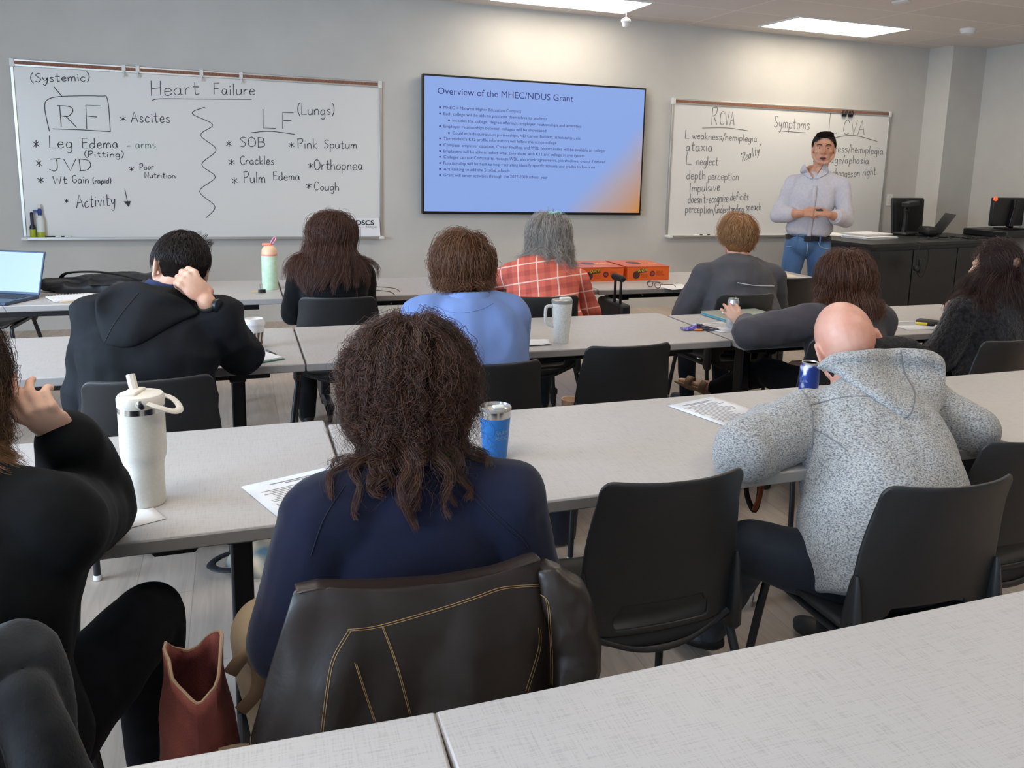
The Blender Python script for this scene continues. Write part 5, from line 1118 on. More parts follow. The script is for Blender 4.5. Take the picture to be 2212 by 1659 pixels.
tr = bvh(child(G6, 'jacket')); seams(G6, tr, [[(1593, 611), (1632, 617), (1672, 618)]], mat('light_piping', (196, 194, 196), .5), .003, 'piping')
tr = bvh(child(N10, 'sweatshirt')); M['navy_seam'] = mat('navy_seam', (20, 23, 42), .9)
seams(N10, tr, [[(1020, 1060), (1070, 1110), (1125, 1160), (1142, 1185)], [(1012, 1064), (1062, 1114), (1118, 1165)], [(745, 1050), (700, 1120), (672, 1200)]], M['navy_seam'], .0011)
tr = bvh(child(B4, 'sweatshirt')); seams(B4, tr, [[(935, 655), (965, 672), (1000, 676), (1040, 668), (1065, 655)]], mat('blue_seam', (104, 126, 176), .9), .0013)
tr = bvh(child(H2, 'hood')); seams(H2, tr, [[(300, 632), (270, 668), (244, 704), (226, 740)]], mat('jacket_seam', (12, 13, 15), .7), .0014)

# ================================================================== coats hung on chairs
M['leather'] = vary(mat('dark_brown_leather', (33, 25, 21), .38, spec=.45), (26, 19, 16), (41, 31, 26), 5, bump=.18, bscale=90, bdist=.002, lo=.3, hi=.7)
M['lining'] = mat('jacket_lining', (30, 26, 25), .6); M['thread'] = mat('tan_thread', (150, 116, 74), .7)
JK = thing('leather_jacket', 'dark brown leather jacket with tan stitching draped over the chair of the curly haired woman', 'jacket', (.265, 1.2, .40))
cols = [(0, 640, 1283), (.12, 690, 1272), (.35, 800, 1272), (.6, 960, 1262), (.8, 1080, 1240), (.93, 1150, 1216), (1, 1172, 1210)]
def top(u):
    for a, b in zip(cols, cols[1:]):
        if a[0] <= u <= b[0]:
            f = (u-a[0])/(b[0]-a[0]); return a[1]+(b[1]-a[1])*f, a[2]+(b[2]-a[2])*f
    return cols[-1][1:]
def jk(u, v):
    uu, vv = top(u); t = A(uu, vv, 1.215); bx = t.x+(u-.5)*.13*max(0, v)+(-.065*max(0, v)**.8*(1-u)**1.5)
    if v < 0: return V(t.x, 1.212+.062*min(1, -v*6), t.z-.004-.10*max(0, -v-.1))
    z = t.z-.44*v; fold = .012*math.sin(u*15+1.1*v)*min(1, v*2)+.010*math.sin(u*31+2+3*v)*v+.006*noise.noise((u*6, v*5, 2))
    y = 1.207-.045*math.sin(min(1, v*1.5)*PI/2)+.06*(abs(2*u-1)**3)*(.4+.6*v)+fold+.018*(1-abs((noise.noise((u*3.1+1, v*2.3, 7)))*3)) * min(1, v*3) * .6
    if v < .05: y += .006*(1-v/.05)
    return V(bx, y, z)
g = MB(); vs_ = [-.35, -.2, -.1, -.05, -.02]+[i/40 for i in range(41)]; nu = 60
g.add([jk(i/(nu-1), v) for v in vs_ for i in range(nu)], [(a*nu+i, a*nu+i+1, (a+1)*nu+i+1, (a+1)*nu+i) for a in range(len(vs_)-1) for i in range(nu-1)])
jb = under_tree(g.build('body', M['leather'], solid=.005), JK); jb.modifiers.new('u', 'SUBSURF').levels = 1
g = MB(); s0 = A(1180, 1222, 1.24); s1 = A(1228, 1275, 1.225); s2 = A(1250, 1400, 1.215); s3 = A(1236, 1500, 1.21)
R_ = V(1, -.3, 0).normalized()
g.loft([(s0, R_, V(.3, 1, 0), .022, .020), (s0.lerp(s1, .6)+V(0, 0, -.004), R_, V(.3, 1, 0), .036, .026), (s1+V(-.005, 0, -.03), R_, V(.3, 1, 0), .044, .03), (s2, R_, V(.3, 1, 0), .040, .028), (s3, R_, V(.3, 1, 0), .034, .024), (s3+V(-.02, 0, -.14), R_, V(.3, 1, 0), .032, .022)], 20)
sl = under_tree(fuse(g, 'sleeve', M['leather'], None, .005, 3, [(.007, 16, 16, 9, True), (.004, 30, 30, 20, False)]), JK)
bpy.context.view_layer.update()
def wb(*objs):
    vs, fs = [], []; dg = bpy.context.evaluated_depsgraph_get(); dg.update()
    for o in objs:
        me = o.evaluated_get(dg).to_mesh(); k = len(vs); vs += [o.matrix_world @ v.co for v in me.vertices]; fs += [tuple(i+k for i in p.vertices) for p in me.polygons]; o.evaluated_get(dg).to_mesh_clear()
    return BVHTree.FromPolygons(vs, fs)
tr = wb(jb, sl)
for ln in ([(753, 1361), (822, 1352), (962, 1312), (1031, 1289), (1088, 1270), (1164, 1264)], [(755, 1363), (723, 1418), (710, 1471), (696, 1581)], [(826, 1352), (856, 1433), (886, 1543)], [(1165, 1357), (1164, 1403), (1137, 1494)], [(1169, 1285), (1184, 1304), (1190, 1390), (1192, 1479)], [(768, 1433), (790, 1500), (810, 1559)], [(548, 1520), (541, 1570), (540, 1620)]):
    for dx in (-2.2, 2.2):
        p = lay(tr, [(u+dx, v+abs(dx)*(1 if dx > 0 else -1)*.8) for u, v in ln], .0008)
        if len(p) > 1: under_tree(MB().tube(p, .0006, 5).build('stitching', M['thread']), JK)
CT = thing('coat', 'dark grey coat hung over the chair in the bottom left corner', 'coat', (-.47, 1.15, .40))
M['wool'] = fabric('dark_grey_wool', (26, 27, 29), (40, 41, 43), scale=14, bump=.6, bscale=200)
g = MB(); tp = A(30, 1415, 1.19)
X_, Y_ = V(1, 0, 0), V(0, 1, 0)
g.loft([(V(-.455, 1.215, .856), X_, Y_, .165, .035), (V(-.455, 1.21, .842), X_, Y_, .20, .055), (V(-.455, 1.195, .75), X_, Y_, .22, .065), (V(-.45, 1.175, .58), X_, Y_, .24, .07), (V(-.445, 1.165, .40), X_, Y_, .25, .07)], 30)
g.chain([V(-.275, 1.16, .80), V(-.245, 1.14, .72), V(-.215, 1.13, .58), V(-.205, 1.12, .42)], [.028, .036, .038, .036])
g.chain([V(-.36, 1.125, .80), V(-.335, 1.10, .66), V(-.33, 1.09, .46)], [.02, .028, .03])
under_tree(fuse(g, 'coat_cloth', M['wool'], None, .007, 5, [(.016, 7, 7, 4, True), (.008, 18, 18, 8, False)]), CT)
# ================================================================== teacher's desk and what stands on it
DZ = .86
c0, c1, c2 = Z(1885, 528, DZ), Z(1792, 506, DZ), Z(2130, 518, DZ)
ex = (c2-c0).normalized(); ey = V(-ex.y, ex.x, 0); ang = math.atan2(ex.y, ex.x)
M['desk_black'] = vary(mat('black_laminate', (27, 27, 29), .42), (25, 25, 27), (30, 30, 32), 30); M['desk_edge'] = mat('dark_edge', (36, 26, 26), .5)
DK = thing('teacher_desk', 'black teaching desk with cabinet doors at the right behind the presenter', 'desk', (c0.x, c0.y, 0), ang)
dl = max(.3, min((c1-c0).dot(ey), 1.0))
MB().box((1.10, .36, DZ-.016), (2.24, .74, .032)).build('desktop', M['desk_black'], DK, bevel=.003)
vs = [V(-.02, -.01, 0), V(-.02, .73, 0), V(-.62, 1.0, 0), V(-.62, .62, 0)]
w1 = c1-c0; g = MB(); a = V(w1.dot(ex), w1.dot(ey), 0)
top = [V(-.0, -.01, DZ-.002), V(.02, .73, DZ-.002), a+V(.35, .55, DZ-.002), a+V(0, 0, DZ-.002)]
g.add(top+[q-V(0, 0, .03) for q in top], [(0, 1, 2, 3), (4, 7, 6, 5), (0, 3, 7, 4), (3, 2, 6, 7), (2, 1, 5, 6), (1, 0, 4, 5)]); g.build('side_wing', M['desk_edge'], DK, smooth=False)
MB().box((1.11, .37, (DZ-.03)/2+.02), (2.18, .68, DZ-.07)).build('cabinet', M['desk_black'], DK, smooth=False)
for i, (x0, x1) in enumerate(((.03, .62), (.63, 1.32), (1.33, 2.18))): MB().box(((x0+x1)/2, .022, .42), (x1-x0-.008, .016, .74)).build('door', M['desk_black'], DK, bevel=.002)
MB().box((.06, .005, DZ-.10), (.11, .03, .075)).build('lock_bracket', M['black_metal'], DK, bevel=.006)
pk = lambda u, v, z=DZ: Z(u, v, z)
# stacks of paper on the desk
for i, (u, v, ww, dd, hh, rz, lb) in enumerate([(1905, 517, .46, .30, .022, .12, 'lower stack of white papers on the corner of the teaching desk'), (1898, 515, .44, .28, .018, .2, 'upper stack of white papers on the corner of the teaching desk')]):
    p = pk(u, v)+ey*.14; t = thing('paper_stack', lb, 'paper stack', (p.x, p.y, DZ+i*.024), ang+rz-.12, 'paper stacks on the teaching desk'); g = MB(); n = 7
    for k in range(n): g.box((random.uniform(-.008, .008), random.uniform(-.006, .006), hh*(k+.5)/n), (ww, dd, hh/n*.9), Matrix.Rotation(random.uniform(-.04, .04), 3, 'Z'))
    g.build('sheets', M['paper'], t, smooth=False)
p = pk(1822, 510); t = thing('loose_paper', 'loose sheets spread on the wing of the teaching desk beside the presenter', 'paper', (p.x, p.y+.1, DZ+.002), ang+.5)
for k in range(3): MB().box((k*.05, k*.03, .001+k*.0015), (.28, .21, .001), Matrix.Rotation(k*.3, 3, 'Z')).build('sheet', M['paper'], t, smooth=False)
# office chair behind the desk
p = A(1962, 470, 7.22); t = thing('office_chair', 'black mesh backed office chair behind the teaching desk', 'chair', (p.x, p.y, 0), .25)
zt = A(1960, 431, 7.22).z; zb = .62
g = MB().grid(lambda u, v: V((.235+.045*v)*(2*u-1), -.02-.05*(1-(2*u-1)**2)+.03*v*v, zb+(zt-zb)*v), 16, 14); g.build('back_mesh', mat('mesh_black', (16, 16, 18), .8), t, solid=.008)
f = MB(); pr_ = [V(sx*(.235+.045*v), .0+.03*v*v, zb+(zt-zb)*v) for sx, vv in ((-1, range(0, 11)), (1, range(10, -1, -1))) for v in [q/10 for q in vv]]
f.tube(pr_, .018, 10, closed=True); f.build('back_frame', M['black_plastic'], t)
MB().loft([(V(0, .24, .47), V(1, 0, 0), V(0, 1, 0), .22, .2), (V(0, .24, .52), V(1, 0, 0), V(0, 1, 0), .25, .24), (V(0, .24, .55), V(1, 0, 0), V(0, 1, 0), .22, .2)], 20).build('seat', M['black_plastic'], t)
MB().cap((0, .22, .08), (0, .22, .47), .03, .03).build('gas_column', M['black_metal'], t)
for k in range(5):
    a = k*2*PI/5; q = MB().cap((0, .22, .10), (.28*math.cos(a), .22+.28*math.sin(a), .07), .022, .016).build('base_leg', M['black_plastic'], t)
    MB().ell((.28*math.cos(a), .22+.28*math.sin(a), .03), (.03, .03, .03)).build('caster', M['rubber'], q)
MB().tube([(0, .22, .46), (0, -.02, .46), (0, .03, .52), (0, .02, .66)], [.02, .02, .022, .018], 10).build('back_support', M['black_plastic'], t)
# document camera
p = pk(1996, 512)+ey*.22; hh = A(1990, 434, p.y).z-DZ
t = thing('document_camera', 'black document camera on an upright arm standing on the teaching desk', 'document camera', (p.x, p.y, DZ), ang)
MB().box((0, 0, .015), (.20, .16, .03)).build('base', M['black_plastic'], t, bevel=.01)
MB().tube([(.0, .02, .03), (.01, .02, hh*.45), (.0, .02, hh*.75), (-.005, .0, hh-.04)], [.026, .02, .018, .016], 12).build('arm', M['black_metal'], t)
MB().ell((.01, .02, hh*.72), (.028, .028, .028)).build('joint', M['black_plastic'], t)
MB().box((-.015, -.04, hh-.03), (.17, .10, .05), Matrix.Rotation(-.12, 3, 'Y')).build('camera_head', M['black_plastic'], t, bevel=.01)
# laptop seen from its back
p = pk(2058, 512)+ey*.20; t = thing('laptop', 'open laptop seen from behind its raised lid on the teaching desk', 'laptop', (p.x, p.y, DZ), ang+.85)
rot = Matrix.Rotation(.55, 3, 'X')
MB().box((0, .13, .01), (.36, .24, .018)).build('keyboard_base', M['black_plastic'], t, bevel=.004)
MB().box(rot @ V(0, 0, .125)+V(0, 0, .018), (.36, .010, .25), rot).build('lid', mat('grey_lid', (52, 53, 55), .4, .4), t, bevel=.003)
MB().box((-.18, .12, .055), (.22, .14, .09), Matrix.Rotation(.2, 3, 'Z')).build('dock', M['black_plastic'], t, bevel=.03)
# cables
for i in range(5):
    g = MB(); q0 = pk(2010+i*26, 520)+ey*.04; pts = [q0+ex*(.06*k*(1 if i % 2 else 1))+ey*(random.uniform(0, .13))+V(0, 0, .006+random.uniform(0, .02)) for k in range(7)]
    tag(g.tube(crom(pts, 5), .005, 7).build('cable', M['rubber']), 'black cable tangled on the teaching desk between laptop and monitor', 'cable', 'cables on the teaching desk')
q0 = pk(1985, 527); g = MB(); pts = [q0+ey*.1+V(0, 0, .008), q0+ey*-.01+V(0, 0, .006), q0-ey*.03+ex*-.06+V(0, 0, -.12), q0-ey*.03+ex*-.02+V(0, 0, -.27), q0-ey*.03+ex*.06+V(0, 0, -.30), q0-ey*.03+ex*.12+V(0, 0, -.15), q0-ey*.03+ex*.08+V(0, 0, -.02), q0+ey*.05+ex*.07+V(0, 0, .008)]
tag(g.tube(crom(pts, 6), .004, 7).build('hanging_cable', M['rubber']), 'thin cable looping down the front of the teaching desk', 'cable')
t = thing('power_adapter', 'black power adapter hanging on the front of the teaching desk', 'power adapter', tuple(q0-ey*.025+ex*.03+V(0, 0, -.2)), ang)
MB().box((0, 0, 0), (.06, .035, .13)).build('brick', M['black_plastic'], t, bevel=.008)
MB().lathe([(.02, -.02), (.026, -.012), (.026, .012), (.02, .02)], (-.07, 0, -.02), 14, rot=Matrix.Rotation(PI/2, 3, 'X')).build('plug', M['black_plastic'], t)
# console with monitor
p = pk(2206, 514)+ey*.25; t = thing('lectern_console', 'black raised console at the right end of the teaching desk', 'console', (p.x, p.y, DZ), ang); zc = A(2180, 495, p.y).z-DZ
MB().box((.1, 0, zc/2), (.72, .5, zc)).build('housing', M['desk_black'], t, bevel=.012)
p2 = p+V(0, 0, 0); t = thing('monitor', 'black computer monitor seen from behind on the console at the right edge', 'monitor', (p.x, p.y, DZ+zc), ang-.05); mh = A(2180, 428, p.y).z-DZ-zc
MB().box((.14, 0, mh/2+.02), (.62, .05, mh-.03)).build('back_housing', M['black_plastic'], t, bevel=.012)
MB().box((.14, -.045, mh*.5), (.07, .05, mh*.9), Matrix.Rotation(.25, 3, 'Y')).build('stand', M['black_metal'], t, bevel=.01)
MB().box((.14, -.02, .008), (.26, .2, .016)).build('foot', M['black_metal'], t, bevel=.006)
MB().lathe([(.002, -.012), (.02, -.012), (.024, 0), (.02, .012), (.002, .012)], (-.155, -.02, mh-.01), 16, rot=Matrix.Rotation(PI/2, 3, 'X')).build('status_light', mat('red_lamp', (190, 60, 40), .4, emit=(240, 80, 50), estr=1.2), t)

# ================================================================== on the front row of tables
h0, h1, f0 = Z(85, 645), Z(0, 641), Z(30, 660)
dx = (h0-h1).normalized(); rz = math.atan2(dx.y, dx.x)
t = thing('laptop', 'open laptop with a bright blank page on the front row table at the left edge', 'laptop', (h0.x-dx.x*.18, h0.y-dx.y*.18, T), rz)
M['laptop_blue'] = mat('blue_grey_metal', (60, 74, 98), .4, .3)
MB().box((0, -.115, .009), (.36, .235, .016)).build('keyboard_base', M['laptop_blue'], t, bevel=.004)
g = MB()
for r in range(5):
    for k in range(13): g.box((-.145+k*.0242, -.04-r*.021, .0178), (.02, .017, .002))
g.build('keys', mat('keys', (40, 48, 62), .6), t, smooth=False)
rot = Matrix.Rotation(-.30, 3, 'X'); lid = MB().box(rot @ V(0, 0, .113)+V(0, .005, .016), (.36, .008, .225), rot).build('screen_lid', M['laptop_blue'], t, bevel=.003)
MB().box(rot @ V(0, -.0047, .115)+V(0, .005, .016), (.345, .001, .203), rot).build('screen', mat('laptop_page', (10, 10, 12), .4, emit=(172, 204, 236), estr=.95), lid, smooth=False)
# notebook
p = Z(158, 645); t = thing('spiral_notebook', 'open spiral notebook with a tan back cover beside the laptop', 'notebook', (p.x, p.y, T), .35)
MB().box((.03, -.02, .002), (.21, .16, .003)).build('back_cover', mat('tan_card', (196, 168, 128), .7), t, smooth=False)
MB().box((0, 0, .007), (.21, .16, .007), Matrix.Rotation(.05, 3, 'Z')).build('pages', M['paper'], t, smooth=False)
for k in range(14):
    MB().tube([(-.095+k*.0146+.004*math.cos(a), .082+.007*math.sin(a)*0+.007*math.cos(a), .008+.007*math.sin(a)) for a in [i*PI/6 for i in range(12)]], .0012, 5, closed=True).build('spiral_ring', M['black_metal'], t)
# black bag lying on the table
c = Z(215, 612); t = thing('shoulder_bag', 'soft black bag with straps lying on the front row table behind the hooded jacket', 'bag', (c.x+.05, 5.16, T)); zt = A(265, 592, 5.2).z-T
M['nylon'] = vary(mat('black_nylon', (26, 28, 32), .55), (22, 24, 28), (32, 34, 39), 20, bump=.2, bscale=120)
g = MB().ell((.12, .02, zt*.48), (.30, .16, zt*.55)).ell((.3, .02, zt*.5), (.22, .15, zt*.5)).ell((-.12, -.02, zt*.35), (.16, .12, zt*.38)).box((.1, 0, .02), (.6, .24, .04))
fuse(g, 'bag_body', M['nylon'], t, .009, 4, [(.012, 10, 10, 10, True)])
fuse(MB().cap((-.26, -.06, .04), (-.10, -.04, .045), .036, .034), 'side_pocket', M['nylon'], t, .008, 3)
MB().tube(crom([(-.20, -.02, .06), (-.16, -.06, .10), (-.02, -.10, .11), (.10, -.10, .09), (.2, -.11, .06)], 5), .014, 8, flat=.4).build('strap', M['rubber'], t)
MB().tube(crom([(-.12, -.09, .03), (0, -.13, .045), (.12, -.14, .03)], 5), .012, 8, flat=.5).build('strap', M['rubber'], t)
# pastel bottle
p = V(.165, 5.02, T); t = thing('water_bottle', 'tall mint water bottle with a peach lid and pink loop on the front row table', 'bottle', p)
M['mint'] = vary(mat('mint_enamel', (196, 222, 194), .45), (188, 218, 190), (206, 228, 200), 40); M['peach'] = mat('peach_lid', (238, 196, 160), .45); M['coral'] = mat('coral_rim', (238, 150, 128), .45); M['pink'] = mat('pink_loop', (226, 140, 172), .45)
MB().lathe([(.041, 0), (.044, .006), (.044, .185), (.042, .196)], n=28).build('body', M['mint'], t)
MB().lathe([(.043, .192), (.043, .202)], n=28).build('rim', M['coral'], t)
MB().lathe([(.042, .202), (.041, .222), (.034, .240), (.02, .25), (.004, .252)], n=28).build('lid', M['peach'], t)
MB().box((-.012, 0, .256), (.05, .03, .014)).build('spout_cover', M['coral'], t, bevel=.005)
MB().tube(crom([(.0, 0, .25), (.022, 0, .262), (.038, 0, .290), (.03, 0, .296), (.016, 0, .278), (.006, 0, .256)], 5), .006, 8, flat=.6).build('carry_loop', M['pink'], t)
# binder clip with a wooden stick
p = Z(566, 633); t = thing('binder_clip', 'small black binder clip beside the mint bottle', 'clip', p, .1)
MB().loft([(V(0, 0, .001), V(1, 0, 0), V(0, 1, 0), .02, .012), (V(0, 0, .02), V(1, 0, 0), V(0, 1, 0), .02, .003)], 16).build('jaw', M['black_metal'], t)
MB().tube([(-.008, 0, .018), (-.010, .0, .05), (.004, 0, .05), (.004, 0, .018)], .0014, 6).build('wire_handle', M['chrome'], t)
p = Z(556, 632); tag(MB().box((p.x-.01, p.y, T+.004), (.05, .012, .006)).build('wooden_stick', mat('pale_wood', (200, 170, 120), .7), bevel=.001), 'small pale wooden stick beside the binder clip', 'stick')
p = Z(634, 634); tag(MB().box((p.x, p.y+.02, T+.0015), (.07, .11, .001)).build('loose_paper', M['paper'], smooth=False), 'corner of a white paper by the elbow of the long haired woman', 'paper')
def glasses(name, label, p, rz, m, k=1.):
    t = thing(name, label, 'glasses', p, rz)
    for s in (-1, 1):
        MB().tube([(s*.033+.024*math.cos(a)*(1.0), 0, .022+.019*math.sin(a)) for a in [i*PI/9 for i in range(18)]], .0022, 6, closed=True).build('rim', m, t)
        MB().ell((s*.033, 0, .022), (.0235, .0008, .0185)).build('lens', M['lens'], t)
        MB().tube(crom([(s*.058, 0, .028), (s*.062, .06, .026), (s*.060, .115, .02), (s*.058, .14, .004)], 4), .0022, 6).build('temple', m, t)
    MB().tube(crom([(-.011, 0, .028), (0, 0, .032), (.011, 0, .028)], 4), .002, 6).build('bridge', m, t)
M['lens'] = mat('lens', (245, 245, 248), .03, trans=1.); M['frame_dark'] = mat('dark_glasses_frame', (52, 34, 36), .35)
glasses('eyeglasses', 'thin framed glasses lying right of the long haired woman', Z(806, 633), -2.0, M['frame_dark'])
glasses('eyeglasses', 'dark framed glasses lying in front of the right candy box', Z(1412, 622), -1.25, M['frame_dark'])
p = Z(1452, 622); tag(MB().box((p.x+.05, p.y+.03, T+.0012), (.22, .18, .001), Matrix.Rotation(.2, 3, 'Z')).build('loose_paper', M['paper'], smooth=False), 'white paper under the glasses beside the grey jacket', 'paper')
# candy boxes
M['orange_card'] = mat('orange_card', (226, 98, 30), .45); M['orange_lid'] = vary(mat('orange_lid', (208, 92, 52), .45), (200, 86, 48), (218, 104, 60), 8)
M['choc'] = mat('chocolate_print', (74, 38, 26), .5); M['yellow_print'] = mat('yellow_print', (246, 216, 70), .5); M['maroon'] = mat('maroon_print', (110, 26, 30), .5); M['box_ink'] = mat('dark_orange_print', (140, 50, 20), .6)
def candy_box(x, label, marks):
    t = thing('candy_box', label, 'box', (x, 5.005, T), 0, 'orange candy boxes on the front row table'); W_, D_, H_ = .312, .36, .092; a = W_/2
    MB().box((0, D_/2, H_/2), (W_, D_, H_)).build('carton', M['orange_card'], t, bevel=.002)
    MB().box((0, D_/2, H_+.001), (W_+.004, D_+.004, .003)).build('lid', M['orange_lid'], t, smooth=False)
    k = MB(); k.lathe([(.001, .0004), (.026, .0004), (.026, .0012), (.001, .0012)], (-a+.066, -.0005, .038), 20, rot=Matrix.Rotation(PI/2, 3, 'X')); k.build('chocolate_picture', M['choc'], t, smooth=False)
    k = MB(); k.box((-a+.108, -.001, .066), (.074, .001, .026), Matrix.Rotation(-.12, 3, 'Y')); k.build('wordmark_shadow', M['choc'], t, smooth=False)
    k = MB(); letter(k, 'SANDIS', (-a+.074, -.002, .056), (1, 0, .12), (-.05, 0, 1), .068, .019); k.build('wordmark', M['yellow_print'], t, smooth=False)
    k = MB(); letter(k, 'MINUTES', (-a+.098, -.0008, .033), (1, 0, 0), (0, 0, 1), .052, .009); letter(k, 'COFFEE MILK', (-a+.098, -.0008, .02), (1, 0, 0), (0, 0, 1), .052, .008); k.build('small_print', M['box_ink'], t, smooth=False)
    k = MB(); k.lathe([(.001, .0004), (.019, .0004), (.019, .0012), (.001, .0012)], (-a+.185, -.0005, .046), 20, rot=Matrix.Rotation(PI/2, 3, 'X')); k.build('round_badge', M['maroon'], t, smooth=False)
    k = MB(); letter(k, 'UD', (-a+.174, -.0022, .039), (1, 0, 0), (0, 0, 1), .022, .014); k.build('badge_letters', mat('badge_pink', (214, 120, 100), .6), t, smooth=False)
    k = MB()
    for i, s_ in enumerate(('OFFICIAL', 'FRIENDS', 'FUNDRAISER')): letter(k, s_, (-a+.214, -.0008, .056-i*.012), (1, 0, 0), (0, 0, 1), (.052, .048, .062)[i], .009)
    k.build('small_print', M['box_ink'], t, smooth=False)
    k = MB(); k.ell((-.02, D_*.55, H_+.003), (.05, .07, .001)); k.build('lid_picture', M['choc'], t)
    k = MB(); letter(k, 'SANDIS', (.01, D_*.45, H_+.0045), (.9, -.45, 0), (.3, .95, 0), .12, .05); k.build('lid_wordmark', M['yellow_print'], t, smooth=False)
    return t
candy_box(2.222, 'orange candy box with yellow lettering, half hidden by the long grey hair', 0)
candy_box(2.563, 'orange candy box with yellow lettering, the right one standing clear of the grey hair', 1)
# dark bag left of the plaid shirt
p = Z(1075, 580, T+.03); t = thing('handbag', 'small dark handbag with a curved handle left of the coral plaid shirt', 'bag', (p.x, 5.1, T))
fuse(MB().ell((0, 0, .05), (.10, .06, .055)).box((0, 0, .02), (.16, .09, .04)), 'bag_body', mat('deep_purple_leather', (44, 38, 58), .45), t, .006, 3)
MB().tube(crom([(-.08, -.03, .07), (-.05, -.04, .115), (.03, -.04, .12), (.08, -.03, .08)], 5), .008, 8, flat=.6).build('handle', mat('brown_strap', (70, 44, 38), .5), t)
# upright trolley handle by the plaid shirt
t = thing('rolling_case', 'narrow black rolling case with a raised handle beside the coral plaid shirt', 'suitcase', (2.11, 4.46, 0))
MB().box((0, .1, .36), (.075, .34, .66)).build('case_body', M['nylon'], t, bevel=.02)
for y in (-.035, .045): MB().cap((.0-.02, y, .68), (-.02, y, .83), .008, .008).build('handle_rod', M['black_metal'], t)
MB().cap((-.02, -.05, .84), (-.02, .06, .84), .02, .02).build('handle_grip', M['rubber'], t)
for y in (-.03, .23): MB().lathe([(.02, -.012), (.03, -.01), (.03, .01), (.02, .012)], (0, y, .03), 16, rot=Matrix.Rotation(PI/2, 3, 'Y')).build('wheel', M['rubber'], t)
# papers at the right end of the front row
def paper(p, w_, d_, rz, label, lines=0, title=True, m='paper', curl=0.):
    t = thing('printed_page' if lines else 'loose_paper', label, 'paper', (p[0], p[1], T+.001), rz)
    MB().grid(lambda u, v: V(w_*(u-.5), d_*(v-.5), .0006+curl*max(0, u-.6)**2), 10, 3).build('sheet', M[m], t, smooth=True, solid=.0006)
    if lines:
        k = MB(); y = d_/2-.028
        if title: k.box((0, y, .0013), (w_*.62, .0045, .0004)); k.box((0, y-.009, .0013), (w_*.4, .004, .0004)); y -= .024
        rr = random.Random(int(p[0]*1000))
        for i in range(lines):
            if y < -d_/2+.025: break
            if rr.random() < .16: y -= .010; continue
            x0 = -w_/2+.024+(0.016 if rr.random() < .3 else 0); L_ = (w_/2-.024-x0)*rr.uniform(.55, 1)
            k.box((x0+L_/2, y, .0013), (L_, .0026, .0004)); y -= .0095
        k.build('print_lines', M['print'], t, smooth=False)
    return t
paper((3.60, 5.15), .42, .30, -.12, 'open magazine with a coloured spread on the front row table by the presenter', 0, m='paper_cream')
paper((3.66, 4.86), .30, .22, .1, 'white printed page at the right end of the front row table', 14)
t = thing('picture_page', 'page with a warm coloured picture lying on the magazine near the presenter', 'paper', (3.52, 5.08, T+.004), -.15)
MB().box((0, 0, .001), (.2, .12, .001)).build('sheet', vary(mat('warm_picture', (190, 140, 100), .6), (120, 84, 66), (224, 200, 180), 18), t, smooth=False)

# ================================================================== on the second row
t = thing('coffee_cup', 'white paper coffee cup with a lid and brown wavy print by the bent elbow', 'cup', (.049, 3.50, T)); M['cup_white'] = mat('paper_cup', (226, 224, 222), .5)
def wave_mat():
    m = mat('brown_wave_print', (84, 66, 58), .55); t_ = NT(m); tc = t_.n('ShaderNodeTexCoord'); wv = t_.n('ShaderNodeTexWave'); wv.inputs['Scale'].default_value = 22; wv.inputs['Distortion'].default_value = 5; wv.inputs['Detail'].default_value = 0
    t_.l(tc.outputs['Object'], wv.inputs['Vector']); cr = t_.n('ShaderNodeValToRGB'); cr.color_ramp.interpolation = 'CONSTANT'; cr.color_ramp.elements[0].color = rgba((84, 66, 58)); cr.color_ramp.elements[1].color = rgba((206, 198, 190)); cr.color_ramp.elements[1].position = .55
    t_.l(wv.outputs['Fac'], cr.inputs[0]); t_.l(cr.outputs[0], t_.b.inputs['Base Color']); return m
MB().lathe([(.029, 0), (.03, .002), (.0395, .092)], n=28).build('cup_body', M['cup_white'], t)
MB().lathe([(.0312, .012), (.0372, .062)], n=28, cap=False).build('printed_band', wave_mat(), t)
MB().lathe([(.042, .09), (.0435, .094), (.0425, .1), (.038, .108), (.036, .115), (.033, .115), (.031, .109), (.002, .109)], n=28).build('lid', M['white_plastic'], t)
p = Z(588, 767); t = thing('pen', 'black and silver pen lying between the coffee cup and the table joint', 'pen', p, 1.9); rot = Matrix.Rotation(PI/2, 3, 'Y')
MB().lathe([(.002, -.06), (.005, -.05), (.006, .02)], (0, 0, .006), 10, rot=rot).build('barrel', M['black_plastic'], t); MB().lathe([(.006, .02), (.0065, .05), (.004, .06)], (0, 0, .006), 10, rot=rot).build('cap', M['chrome'], t)
t = thing('notepad', 'white notepad with a green edge under the bent elbow', 'notepad', (.05, 3.30, T), .5)
MB().box((0, 0, .002), (.13, .19, .003)).build('green_cover', mat('green_card', (60, 112, 84), .6), t, smooth=False); MB().box((-.004, .004, .007), (.125, .185, .006)).build('pages', M['paper'], t, smooth=False)
